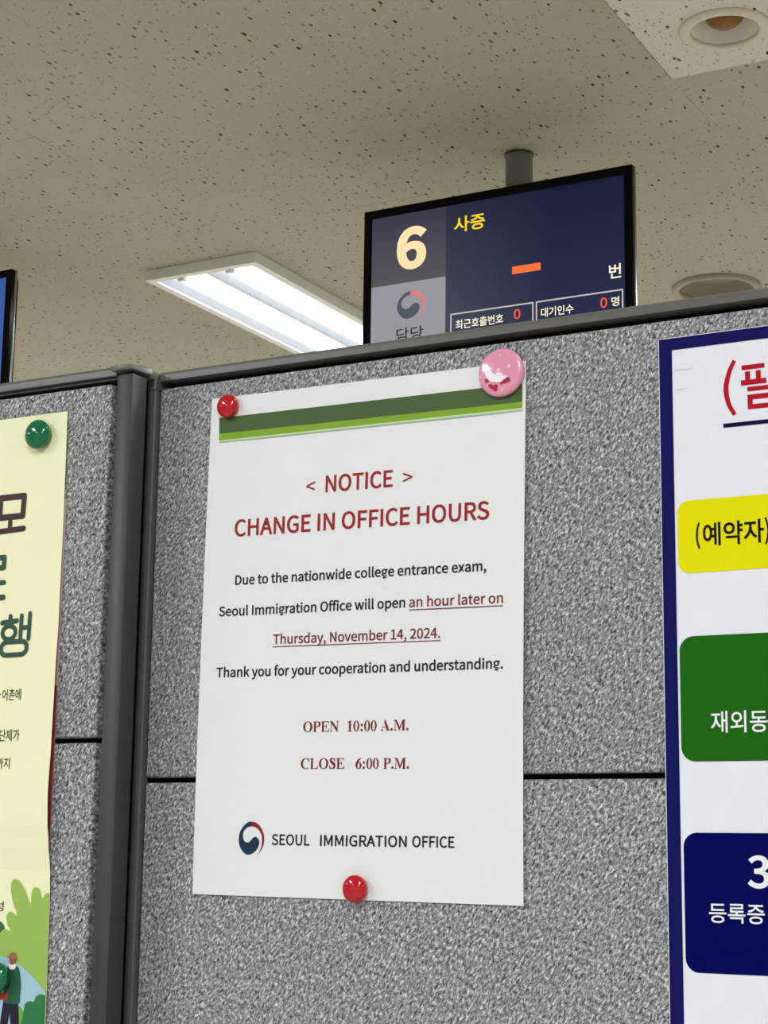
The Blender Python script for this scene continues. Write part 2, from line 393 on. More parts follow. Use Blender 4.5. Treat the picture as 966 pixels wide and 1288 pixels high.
        [(27,-82,35,-82,73,-82),(93,-53,106,-16,130,53),(154,121,178,190,167,190),(157,190,147,190,135,155),(124,120,112,85,107,68),(102,48,97,31,96,31),(96,31,95,31,89,49),(82,68,76,85,63,120),(51,155,38,190,27,190),(16,190,5,190,30,127),(55,63,81,0,79,-5),(78,-10,77,-15,69,-38),(55,-56,34,-56,29,-56),(23,-54,19,-53,17,-61),(15,-70,13,-78,19,-81)],
    ]),
    '·': (350, [
        [(196,170,175,170,154,170),(138,154,138,133,138,112),(154,96,175,96,196,96),(212,112,212,133,212,154)],
    ]),
    '가': (322, [
        [(241,290,232,290,232,184),(232,79,232,-27,241,-27),(251,-27,261,-27,261,28),(261,82,261,137,278,137),(294,137,311,137,311,145),(311,153,311,161,294,161),(278,161,261,161,261,204),(261,247,261,290,251,290)],
        [(82,256,34,256,34,248),(34,239,34,231,73,231),(111,231,150,231,144,157),(100,96,19,55,25,48),(30,40,35,33,138,84),(179,166,179,256,131,256)],
    ]),
    '근': (322, [
        [(88,144,18,144,18,136),(18,128,18,120,113,120),(209,120,305,120,305,128),(305,136,305,144,290,144),(275,144,259,144,268,187),(268,219,268,246,268,254),(268,262,268,271,196,271),(125,271,54,271,54,263),(54,255,54,247,116,247),(177,247,239,247,239,247),(239,246,239,246,239,219),(239,188,230,144,159,144)],
        [(65,85,55,85,55,50),(55,15,55,-20,129,-20),(203,-20,277,-20,277,-12),(277,-4,277,4,213,4),(148,4,84,4,84,31),(84,58,84,85,74,85)],
    ]),
    '기': (322, [
        [(258,290,248,290,248,184),(248,78,248,-27,258,-27),(268,-27,277,-27,277,78),(277,184,277,290,268,290)],
        [(85,255,36,255,36,247),(36,240,36,232,76,232),(115,232,155,232,149,156),(106,96,21,55,26,48),(32,40,37,32,143,83),(184,164,184,255,135,255)],
    ]),
    '까': (322, [
        [(247,290,237,290,237,184),(237,78,237,-27,247,-27),(256,-27,266,-27,266,27),(266,81,266,135,282,135),(298,135,313,135,313,143),(313,151,313,159,298,159),(282,159,266,159,266,202),(266,246,266,290,256,290)],
        [(55,255,26,255,26,247),(26,239,26,231,46,231),(65,231,85,231,82,168),(63,110,16,61,24,55),(32,50,39,44,96,105),(112,179,112,255,84,255)],
        [(148,255,123,255,123,247),(123,239,123,231,139,231),(155,231,172,231,169,165),(155,95,106,39,114,34),(122,28,130,23,188,92),(199,179,199,255,173,255)],
    ]),
    '단': (322, [
        [(244,290,234,290,234,213),(234,137,234,60,244,60),(254,60,263,60,263,97),(263,134,263,172,279,172),(295,172,310,172,310,180),(310,188,310,196,295,196),(279,196,263,196,263,227),(263,258,263,290,254,290)],
        [(79,262,32,262,32,214),(32,165,32,116,40,116),(49,116,57,116,123,116),(160,118,204,127,203,135),(202,143,201,151,159,143),(124,140,61,140,61,173),(61,206,61,238,98,238),(135,238,172,238,172,246),(172,254,172,262,125,262)],
        [(76,83,66,83,66,49),(66,14,66,-20,137,-20),(207,-20,277,-20,277,-12),(277,-4,277,4,217,4),(156,4,95,4,95,30),(95,57,95,83,85,83)],
    ]),
    '담': (322, [
        [(131,93,64,93,64,55),(64,16,64,-23,131,-23),(197,-23,263,-23,263,16),(263,55,263,93,197,93)],
        [(187,70,235,70,235,47),(235,24,235,1,187,1),(140,1,93,1,93,24),(93,47,93,70,140,70)],
        [(244,290,234,290,234,230),(234,170,234,110,244,110),(254,110,263,110,263,136),(263,162,263,188,279,188),(294,188,310,188,310,196),(310,204,310,212,294,212),(279,212,263,212,263,238),(263,264,263,290,254,290)],
        [(79,268,32,268,32,222),(32,175,32,128,40,128),(49,128,57,128,123,128),(160,130,204,139,203,147),(202,155,201,162,159,154),(124,152,61,152,61,183),(61,214,61,245,98,245),(134,245,171,245,171,253),(171,260,171,268,125,268)],
    ]),
    '당': (322, [
        [(227,95,162,95,98,95),(58,72,58,34,58,-4),(98,-27,162,-27,227,-27),(266,-4,266,34,266,72)],
        [(116,71,162,71,209,71),(238,57,238,34,238,11),(209,-3,162,-3,116,-3),(86,11,86,34,86,57)],
        [(244,290,234,290,234,227),(234,164,234,101,244,101),(254,101,264,101,264,129),(264,156,264,183,279,183),(294,183,310,183,310,191),(310,199,310,207,294,207),(279,207,264,207,264,235),(264,262,264,290,254,290)],
        [(78,265,32,265,32,219),(32,173,32,126,40,126),(48,126,56,126,123,126),(161,128,204,137,203,145),(202,153,201,161,160,152),(124,150,60,150,60,181),(60,211,60,242,97,242),(134,242,171,242,171,250),(171,257,171,265,125,265)],
    ]),
    '대': (322, [
        [(196,283,187,283,187,185),(187,87,187,-11,196,-11),(205,-11,214,-11,214,39),(214,89,214,139,229,139),(243,139,258,139,258,83),(258,28,258,-27,268,-27),(277,-27,286,-27,286,78),(286,184,286,290,277,290),(268,290,258,290,258,247),(258,205,258,162,243,162),(229,162,214,162,214,202),(214,243,214,283,205,283)],
        [(68,251,29,251,29,184),(29,118,29,51,36,51),(42,51,49,51,97,51),(129,52,167,60,166,68),(165,76,164,84,130,77),(100,76,58,75,58,126),(58,177,58,227,87,227),(117,227,146,227,146,235),(146,243,146,251,107,251)],
    ]),
    '동': (322, [
        [(228,87,160,87,93,87),(52,67,52,30,52,-6),(93,-27,160,-27,228,-27),(269,-6,269,30,269,67)],
        [(111,64,160,64,210,64),(239,52,239,30,239,8),(210,-4,160,-4,111,-4),(81,8,81,30,81,52)],
        [(125,275,54,275,54,240),(54,205,54,170,85,170),(115,170,146,170,146,158),(146,146,146,133,103,133),(60,133,18,133,18,126),(18,118,18,110,113,110),(208,110,304,110,304,118),(304,126,304,133,261,133),(218,133,175,133,175,146),(175,158,175,170,207,170),(238,170,270,170,270,178),(270,185,270,193,208,193),(145,193,82,193,82,213),(82,232,82,252,144,252),(206,252,268,252,268,259),(268,267,268,275,197,275)],
    ]),
    '등': (322, [
        [(113,139,18,139,18,131),(18,123,18,115,113,115),(208,115,304,115,304,123),(304,131,304,139,208,139)],
        [(228,88,160,88,93,88),(52,67,52,30,52,-6),(93,-27,160,-27,228,-27),(269,-6,269,30,269,67)],
        [(111,65,160,65,210,65),(239,52,239,30,239,8),(210,-4,160,-4,111,-4),(81,8,81,30,81,52)],
        [(125,277,54,277,54,241),(54,205,54,169,126,169),(198,169,270,169,270,177),(270,185,270,193,208,193),(145,193,82,193,82,213),(82,233,82,253,144,253),(206,253,268,253,268,261),(268,269,268,277,197,277)],
    ]),
    '록': (322, [
        [(123,67,49,67,49,59),(49,52,49,44,113,44),(177,44,240,44,240,21),(240,-2,240,-24,250,-24),(260,-24,269,-24,269,6),(269,37,269,67,196,67)],
        [(54,190,54,172,54,164),(54,156,54,148,85,148),(116,148,146,148,146,137),(146,126,146,115,103,115),(60,115,17,115,17,107),(17,99,17,91,113,91),(209,91,304,91,304,99),(304,107,304,115,261,115),(218,115,175,115,175,126),(175,137,175,148,208,148),(241,148,274,148,274,156),(274,164,274,172,210,172),(147,172,83,172,83,183),(83,194,83,204,144,204),(206,204,268,204,268,230),(268,256,268,282,196,282),(125,282,54,282,54,274),(54,266,54,258,115,258),(177,258,239,258,239,248),(239,237,239,226,177,226),(116,226,54,226,54,208)],
    ]),
    '명': (322, [
        [(119,242,148,242,148,211),(148,179,148,148,119,148),(90,148,61,148,61,179),(61,211,61,242,90,242)],
        [(239,93,174,93,108,93),(68,71,68,33,68,-5),(108,-27,174,-27,239,-27),(279,-5,279,33,279,71)],
        [(126,70,174,70,221,70),(250,56,250,33,250,10),(221,-4,174,-4,126,-4),(97,10,97,33,97,56)],
        [(225,215,249,215,249,202),(249,188,249,175,225,175),(201,175,176,175,176,188),(176,202,176,215,201,215)],
        [(80,265,32,265,32,218),(32,172,32,125,80,125),(128,125,176,125,176,134),(176,143,176,152,201,152),(225,152,249,152,249,135),(249,119,249,102,259,102),(268,102,278,102,278,165),(278,227,278,290,268,290),(259,290,249,290,249,272),(249,255,249,238,225,238),(201,238,176,238,176,247),(176,256,176,265,128,265)],
    ]),
    '모': (322, [
        [(187,240,241,240,241,206),(241,171,241,137,187,137),(133,137,79,137,79,171),(79,206,79,240,133,240)],
        [(124,263,51,263,51,214),(51,164,51,114,83,114),(114,114,146,114,146,89),(146,63,146,37,103,37),(60,37,18,37,18,29),(18,21,18,13,113,13),(209,13,305,13,305,21),(305,29,305,37,261,37),(218,37,175,37,175,63),(175,89,175,114,206,114),(238,114,270,114,270,164),(270,214,270,263,197,263)],
    ]),
    '번': (322, [
        [(62,171,62,190,90,190),(119,190,147,190,147,171),(147,151,147,132,119,132),(90,132,62,132,62,151)],
        [(43,268,33,268,33,215),(33,162,33,109,81,109),(128,109,176,109,176,131),(176,154,176,176,200,176),(225,176,249,176,249,136),(249,95,249,55,259,55),(268,55,278,55,278,133),(278,211,278,289,268,289),(259,289,249,289,249,260),(249,230,249,200,225,200),(200,200,176,200,176,223),(176,246,176,268,167,268),(157,268,147,268,147,250),(147,231,147,213,119,213),(90,213,62,213,62,231),(62,250,62,268,52,268)],
        [(84,78,75,78,75,45),(75,12,75,-20,145,-20),(215,-20,285,-20,285,-12),(285,-4,285,4,225,4),(164,4,104,4,104,28),(104,53,104,78,94,78)],
    ]),
    '사': (322, [
        [(104,262,95,262,95,243),(95,224,95,206,95,147),(59,87,13,64,19,56),(25,48,31,40,67,59),(96,99,110,145,124,102),(152,64,186,47,192,54),(198,62,204,70,159,92),(124,150,124,206,124,224),(124,243,124,262,114,262)],
        [(241,290,232,290,232,184),(232,78,232,-27,241,-27),(251,-27,261,-27,261,27),(261,82,261,137,278,137),(295,137,313,137,313,145),(313,153,313,161,295,161),(278,161,261,161,261,204),(261,247,261,290,251,290)],
    ]),
    '성': (322, [
        [(239,93,174,93,108,93),(68,71,68,33,68,-5),(108,-27,174,-27,239,-27),(279,-5,279,33,279,71)],
        [(126,70,174,70,221,70),(250,56,250,33,250,10),(221,-4,174,-4,126,-4),(97,10,97,33,97,56)],
        [(107,272,97,272,97,261),(97,250,97,239,97,190),(66,148,17,131,22,123),(27,115,33,107,71,122),(99,151,112,188,126,155),(153,130,188,117,193,125),(198,132,203,140,157,155),(126,195,126,240,126,251),(126,261,126,272,116,272)],
        [(203,223,180,223,180,215),(180,207,180,199,203,199),(226,199,249,199,249,166),(249,134,249,102,259,102),(268,102,278,102,278,165),(278,227,278,290,268,290),(259,290,249,290,249,267),(249,245,249,223,226,223)],
    ]),
    '수': (322, [
        [(156,278,146,278,146,272),(146,266,146,261,146,216),(90,178,32,169,36,161),(40,153,44,146,93,154),(141,181,161,220,181,181),(229,154,278,146,282,153),(286,161,290,169,232,178),(176,216,176,261,176,266),(176,272,176,278,166,278)],
        [(113,111,18,111,18,103),(18,95,18,87,60,87),(103,87,146,87,146,49),(146,11,146,-27,155,-27),(165,-27,174,-27,174,11),(174,49,174,87,217,87),(261,87,304,87,304,95),(304,103,304,111,208,111)],
    ]),
    '약': (322, [
        [(126,86,57,86,57,79),(57,71,57,63,116,63),(175,63,234,63,234,33),(234,3,234,-27,244,-27),(254,-27,263,-27,263,11),(263,49,263,86,195,86)],
        [(154,271,106,271,58,271),(23,240,23,196,23,151),(58,121,106,121,154,121),(188,151,188,196,188,240)],
        [(75,246,106,246,137,246),(160,225,160,196,160,166),(137,145,106,145,75,145),(51,166,51,196,51,225)],
        [(244,290,234,290,234,227),(234,164,234,102,244,102),(254,102,263,102,263,117),(263,133,263,149,279,149),(294,149,309,149,309,157),(309,165,309,174,294,174),(279,174,263,174,263,188),(263,203,263,217,279,217),(294,217,309,217,309,225),(309,233,309,241,294,241),(279,241,263,241,263,257),(263,273,263,290,254,290)],
    ]),
    '어': (322, [
        [(72,239,102,239,132,239),(153,206,153,155,153,103),(132,70,102,70,72,70),(51,103,51,155,51,206)],
        [(259,290,249,290,249,249),(249,209,249,169,226,169),(203,169,180,169,176,228),(145,265,102,265,56,265),(23,222,23,155,23,87),(56,44,102,44,146,44),(178,83,180,145,203,145),(226,145,249,145,249,88),(249,30,249,-28,259,-28),(268,-28,278,-28,278,78),(278,184,278,290,268,290)],
    ]),
    '에': (322, [
        [(268,290,259,290,259,184),(259,78,259,-27,268,-27),(277,-27,287,-27,287,78),(287,184,287,290,277,290)],
        [(64,236,89,236,114,236),(130,204,130,153,130,102),(114,70,89,70,64,70),(48,102,48,153,48,204)],
        [(127,263,89,263,48,263),(21,221,21,153,21,85),(48,42,89,42,128,42),(154,81,156,143,169,143),(183,143,196,143,196,91),(196,40,196,-11,205,-11),(214,-11,223,-11,223,87),(223,185,223,283,214,283),(205,283,196,283,196,244),(196,205,196,166,183,166),(169,166,156,166,153,226)],
    ]),
    '예': (322, [
        [(268,290,259,290,259,184),(259,78,259,-27,268,-27),(277,-27,287,-27,287,78),(287,184,287,290,277,290)],
        [(64,236,89,236,114,236),(130,204,130,153,130,102),(114,70,89,70,64,70),(48,102,48,153,48,204)],
        [(182,189,196,189,196,165),(196,141,196,117,182,117),(168,117,154,117,155,128),(157,140,157,153,157,166),(155,178,154,189,168,189)],
        [(116,263,89,263,48,263),(21,221,21,153,21,85),(48,42,89,42,116,42),(137,61,147,92,164,92),(180,92,196,92,196,58),(196,23,196,-11,206,-11),(215,-11,224,-11,224,87),(224,185,224,283,215,283),(206,283,196,283,196,260),(196,236,196,213,180,213),(164,213,148,213,137,245)],
    ]),
    '외': (322, [
        [(88,244,120,244,153,244),(176,224,176,194,176,165),(153,145,120,145,88,145),(64,165,64,194,64,224)],
        [(256,290,246,290,246,184),(246,78,246,-28,256,-28),(266,-28,276,-28,276,78),(276,184,276,290,266,290)],
        [(22,49,23,41,80,41),(157,42,228,55,227,62),(227,69,226,76,196,72),(165,69,134,68,134,85),(134,103,134,121,176,126),(205,155,205,194,205,238),(169,269,120,269,71,269),(35,238,35,194,35,155),(64,126,105,121,105,103),(105,85,105,67,74,65),(45,65,19,65,21,57)],
    ]),
    '인': (322, [
        [(258,289,248,289,248,212),(248,135,248,58,258,58),(267,58,277,58,277,135),(277,212,277,289,267,289)],
        [(154,267,107,267,60,267),(25,235,25,189,25,144),(60,111,107,111,154,111),(190,144,190,189,190,235)],
        [(76,242,107,242,138,242),(161,220,161,189,161,158),(138,137,107,137,76,137),(53,158,53,189,53,220)],
        [(83,82,74,82,74,48),(74,14,74,-20,145,-20),(216,-20,287,-20,287,-12),(287,-4,287,4,225,4),(164,4,103,4,103,30),(103,56,103,82,93,82)],
    ]),
    '자': (322, [
        [(80,257,23,257,23,249),(23,241,23,233,48,233),(72,233,96,233,96,220),(96,206,96,193,96,139),(58,79,12,57,18,49),(24,41,29,34,65,52),(96,92,110,138,125,96),(154,59,189,41,195,49),(200,57,206,64,160,86),(124,143,124,193,124,206),(124,220,124,233,148,233),(171,233,194,233,194,241),(194,249,194,257,137,257)],
        [(241,290,232,290,232,184),(232,78,232,-27,241,-27),(251,-27,261,-27,261,28),(261,82,261,137,278,137),(295,137,313,137,313,145),(313,154,313,162,295,162),(278,162,261,162,261,204),(261,247,261,290,251,290)],
    ]),
    '재': (322, [
        [(200,283,190,283,190,185),(190,87,190,-11,200,-11),(209,-11,218,-11,218,38),(218,88,218,137,232,137),(246,137,259,137,259,82),(259,28,259,-27,269,-27),(278,-27,287,-27,287,78),(287,184,287,290,278,290),(269,290,259,290,259,247),(259,204,259,162,246,162),(232,162,218,162,218,202),(218,243,218,283,209,283)],
        [(71,252,22,252,22,244),(22,236,22,228,42,228),(63,228,83,228,83,220),(83,212,83,204,83,140),(60,85,14,60,20,53),(26,45,32,38,65,57),(87,92,98,135,109,97),(130,66,162,49,167,56),(173,64,179,71,134,95),(111,146,111,204,111,212),(111,220,111,228,130,228),(149,228,168,228,168,236),(168,244,168,252,120,252)],
    ]),
    '증': (322, [
        [(113,139,18,139,18,131),(18,123,18,115,113,115),(208,115,304,115,304,123),(304,131,304,139,208,139)],
        [(228,88,160,88,93,88),(52,67,52,30,52,-6),(93,-27,160,-27,228,-27),(269,-6,269,30,269,67)],
        [(111,65,160,65,210,65),(239,53,239,30,239,9),(210,-4,160,-4,111,-4),(81,9,81,30,81,53)],
        [(122,273,44,273,44,266),(44,258,44,250,76,250),(109,250,142,250,140,214),(89,187,34,181,37,173),(40,166,44,158,96,164),(144,188,160,222,178,188),(225,164,277,158,281,166),(284,173,288,181,232,187),(181,215,179,250,212,250),(245,250,278,250,278,258),(278,266,278,273,200,273)],
    ]),
    '지': (322, [
        [(257,290,248,290,248,184),(248,78,248,-27,257,-27),(267,-27,277,-27,277,78),(277,184,277,290,267,290)],
        [(87,257,28,257,28,249),(28,241,28,233,52,233),(77,233,101,233,101,220),(101,206,101,193,101,138),(63,78,18,57,23,49),(29,41,34,34,70,52),(102,92,116,138,131,95),(162,58,199,41,204,49),(210,57,215,64,168,85),(131,139,131,193,131,206),(131,220,131,233,155,233),(180,233,204,233,204,241),(204,249,204,257,146,257)],
    ]),
    '체': (322, [
        [(268,290,258,290,258,184),(258,78,258,-27,268,-27),(277,-27,286,-27,286,78),(286,184,286,290,277,290)],
        [(204,282,195,282,195,243),(195,204,195,165,179,165),(163,165,147,165,147,157),(147,148,147,140,163,140),(179,140,195,140,195,90),(195,40,195,-11,204,-11),(213,-11,222,-11,222,87),(222,185,222,282,213,282)],
        [(92,278,82,278,82,262),(82,247,82,231,63,231),(43,231,23,231,23,223),(23,215,23,207,43,207),(63,207,82,207,82,202),(82,197,82,192,82,140),(58,85,15,60,20,52),(26,45,32,37,63,56),(85,91,96,132,108,94),(130,62,161,44,167,52),(172,59,178,66,135,90),(110,141,110,192,110,197),(110,202,110,207,129,207),(149,207,168,207,168,215),(168,223,168,231,149,231),(129,231,110,231,110,247),(110,262,110,278,101,278)],
    ]),
    '촌': (322, [
        [(156,156,146,156,146,142),(146,129,146,115,103,115),(60,115,18,115,18,107),(18,99,18,91,113,91),(208,91,304,91,304,99),(304,107,304,115,261,115),(218,115,175,115,175,129),(175,142,175,156,165,156)],
        [(80,255,47,255,47,248),(47,240,47,232,79,232),(112,232,145,232,142,195),(94,170,35,163,38,156),(41,148,44,141,96,147),(141,167,160,200,180,167),(225,147,277,141,280,148),(283,156,286,163,227,170),(179,195,176,232,209,232),(242,232,275,232,275,240),(275,248,275,255,241,255),(208,255,175,255,175,267),(175,278,175,290,165,290),(156,290,146,290,146,278),(146,267,146,255,113,255)],
        [(64,66,54,66,54,37),(54,9,54,-20,127,-20),(199,-20,272,-20,272,-12),(272,-4,272,4,209,4),(146,4,83,4,83,24),(83,45,83,66,74,66)],
    ]),
    '최': (322, [
        [(256,290,246,290,246,184),(246,78,246,-28,256,-28),(266,-28,276,-28,276,78),(276,184,276,290,266,290)],
        [(22,46,23,38,80,38),(157,38,228,51,227,59),(227,66,226,73,197,69),(167,66,137,64,137,84),(137,103,137,122,128,122),(118,122,108,122,108,102),(108,83,108,63,76,62),(45,62,19,62,21,54)],
        [(118,287,108,287,108,274),(108,261,108,248,84,248),(60,248,36,248,36,240),(36,232,36,224,60,224),(84,224,108,224,107,182),(75,148,29,134,33,127),(38,119,42,112,80,123),(109,148,123,182,137,150),(166,126,204,115,208,122),(213,130,217,138,171,151),(138,184,137,224,162,224),(186,224,210,224,210,232),(210,240,210,248,186,248),(162,248,137,248,137,261),(137,274,137,287,128,287)],
    ]),
    '출': (322, [
        [(53,15,53,-1,53,-9),(53,-16,53,-24,127,-24),(202,-24,276,-24,276,-16),(276,-9,276,-1,211,-1),(146,-1,81,-1,81,9),(81,18,81,28,143,28),(205,28,267,28,267,51),(267,75,267,98,236,98),(205,98,175,98,175,107),(175,117,175,127,218,127),(260,127,303,127,303,134),(303,141,303,149,208,149),(113,149,18,149,18,141),(18,134,18,127,61,127),(103,127,146,127,146,117),(146,107,146,98,115,98),(83,98,52,98,52,90),(52,83,52,76,114,76),(176,76,238,76,238,67),(238,58,238,49,177,49),(115,49,53,49,53,32)],
        [(80,262,47,262,47,254),(47,247,47,239,79,239),(112,239,144,239,139,209),(91,189,33,185,36,178),(39,171,41,163,95,167),(141,184,160,214,180,184),(227,167,279,163,282,171),(285,178,288,185,230,189),(182,209,177,239,209,239),(242,239,275,239,275,247),(275,254,275,262,241,262),(208,262,175,262,175,272),(175,282,175,291,165,291),(156,291,146,291,146,282),(146,272,146,262,113,262)],
    ]),
    '행': (322, [
        [(136,212,96,212,57,212),(29,191,29,158,29,125),(57,104,96,104,136,104),(164,125,164,158,164,191)],
        [(72,190,96,190,121,190),(138,178,138,158,138,138),(121,125,96,125,72,125),(55,138,55,158,55,178)],
        [(246,84,180,84,114,84),(75,64,75,28,75,-7),(114,-27,180,-27,246,-27),(286,-7,286,28,286,64)],
        [(132,61,180,61,229,61),(257,50,257,28,257,8),(229,-4,180,-4,132,-4),(103,8,103,28,103,50)],
        [(198,283,189,283,189,222),(189,161,189,100,198,100),(207,100,216,100,216,127),(216,153,216,180,230,180),(243,180,257,180,257,150),(257,119,257,89,266,89),(275,89,284,89,284,156),(284,223,284,290,275,290),(266,290,257,290,257,261),(257,232,257,203,243,203),(230,203,216,203,216,230),(216,257,216,283,207,283)],
        [(92,287,82,287,82,275),(82,264,82,252,60,252),(38,252,16,252,16,244),(16,236,16,229,69,229),(123,229,176,229,176,236),(176,244,176,252,154,252),(132,252,111,252,111,264),(111,275,111,287,101,287)],
    ]),
    '호': (322, [
        [(114,175,160,175,206,175),(235,161,235,138,235,114),(206,101,160,101,114,101),(86,114,86,138,86,161)],
        [(156,284,146,284,146,271),(146,257,146,243,108,243),(70,243,32,243,32,235),(32,227,32,219,117,219),(203,219,289,219,289,227),(289,235,289,243,251,243),(213,243,175,243,175,257),(175,271,175,284,165,284)],
        [(224,198,160,198,96,198),(57,176,57,138,57,103),(90,81,146,78,146,63),(146,48,146,34,103,34),(60,34,18,34,18,26),(18,18,18,10,113,10),(209,10,305,10,305,18),(305,26,305,34,261,34),(218,34,175,34,175,48),(175,63,175,78,230,81),(264,103,264,138,264,176)],
    ]),
}



def outline(pts, offset, n=5):
    """one Bezier contour -> polygon, grown by offset along its outward side (outer contours and holes alike)"""
    P = []
    m = len(pts)
    for i in range(m):
        a, b = pts[i], pts[(i + 1) % m]
        p0, p1, p2, p3 = a[2:4], a[4:6], b[0:2], b[2:4]
        dx, dy = p3[0] - p0[0], p3[1] - p0[1]; d = math.hypot(dx, dy) or 1.0
        dev = max(abs((q[0] - p0[0]) * dy - (q[1] - p0[1]) * dx) / d for q in (p1, p2))
        for k in range(1 if dev < 1.2 else n):
            t = k / n; w = 1 - t
            P.append(tuple(w ** 3 * p0[c] + 3 * w * w * t * p1[c] + 3 * w * t * t * p2[c] + t ** 3 * p3[c] for c in (0, 1)))
    Q = []
    for p in P:
        if not Q or math.hypot(p[0] - Q[-1][0], p[1] - Q[-1][1]) > 0.7: Q.append(p)
    if math.hypot(Q[0][0] - Q[-1][0], Q[0][1] - Q[-1][1]) <= 0.7: Q.pop()
    if not offset: return Q
    out = []; m = len(Q)
    for i in range(m):
        a, p, b = Q[i - 1], Q[i], Q[(i + 1) % m]
        d0 = Vector((p[0] - a[0], p[1] - a[1])).normalized(); d1 = Vector((b[0] - p[0], b[1] - p[1])).normalized()
        n0, n1 = Vector((d0.y, -d0.x)), Vector((d1.y, -d1.x))
        h = n0 + n1
        if h.length < 0.3: h = n0.copy()
        h.normalize(); k = offset / max(0.5, h.dot(n0))
        out.append((p[0] + h.x * k, p[1] + h.y * k))
    return out


def area(P): return 0.5 * sum(P[i - 1][0] * P[i][1] - P[i][0] * P[i - 1][1] for i in range(len(P)))


def fill_curve(polys):
    """planar outlines (even-odd) -> vertices, faces"""
    cu = bpy.data.curves.new('ink', 'CURVE'); cu.dimensions = '2D'; cu.fill_mode = 'BOTH'
    for pts in polys:
        s = cu.splines.new('POLY'); s.points.add(len(pts) - 1); s.use_cyclic_u = True
        for bp, p in zip(s.points, pts): bp.co = (p[0], p[1], 0, 1)
    o = bpy.data.objects.new('ink', cu); COL.objects.link(o)
    dg = bpy.context.evaluated_depsgraph_get()
    me = bpy.data.meshes.new_from_object(o.evaluated_get(dg))
    vs_ = [(v.co.x, v.co.y) for v in me.vertices]; fs = [tuple(p.vertices) for p in me.polygons]
    bpy.data.objects.remove(o); bpy.data.curves.remove(cu); bpy.data.meshes.remove(me)
    return vs_, fs


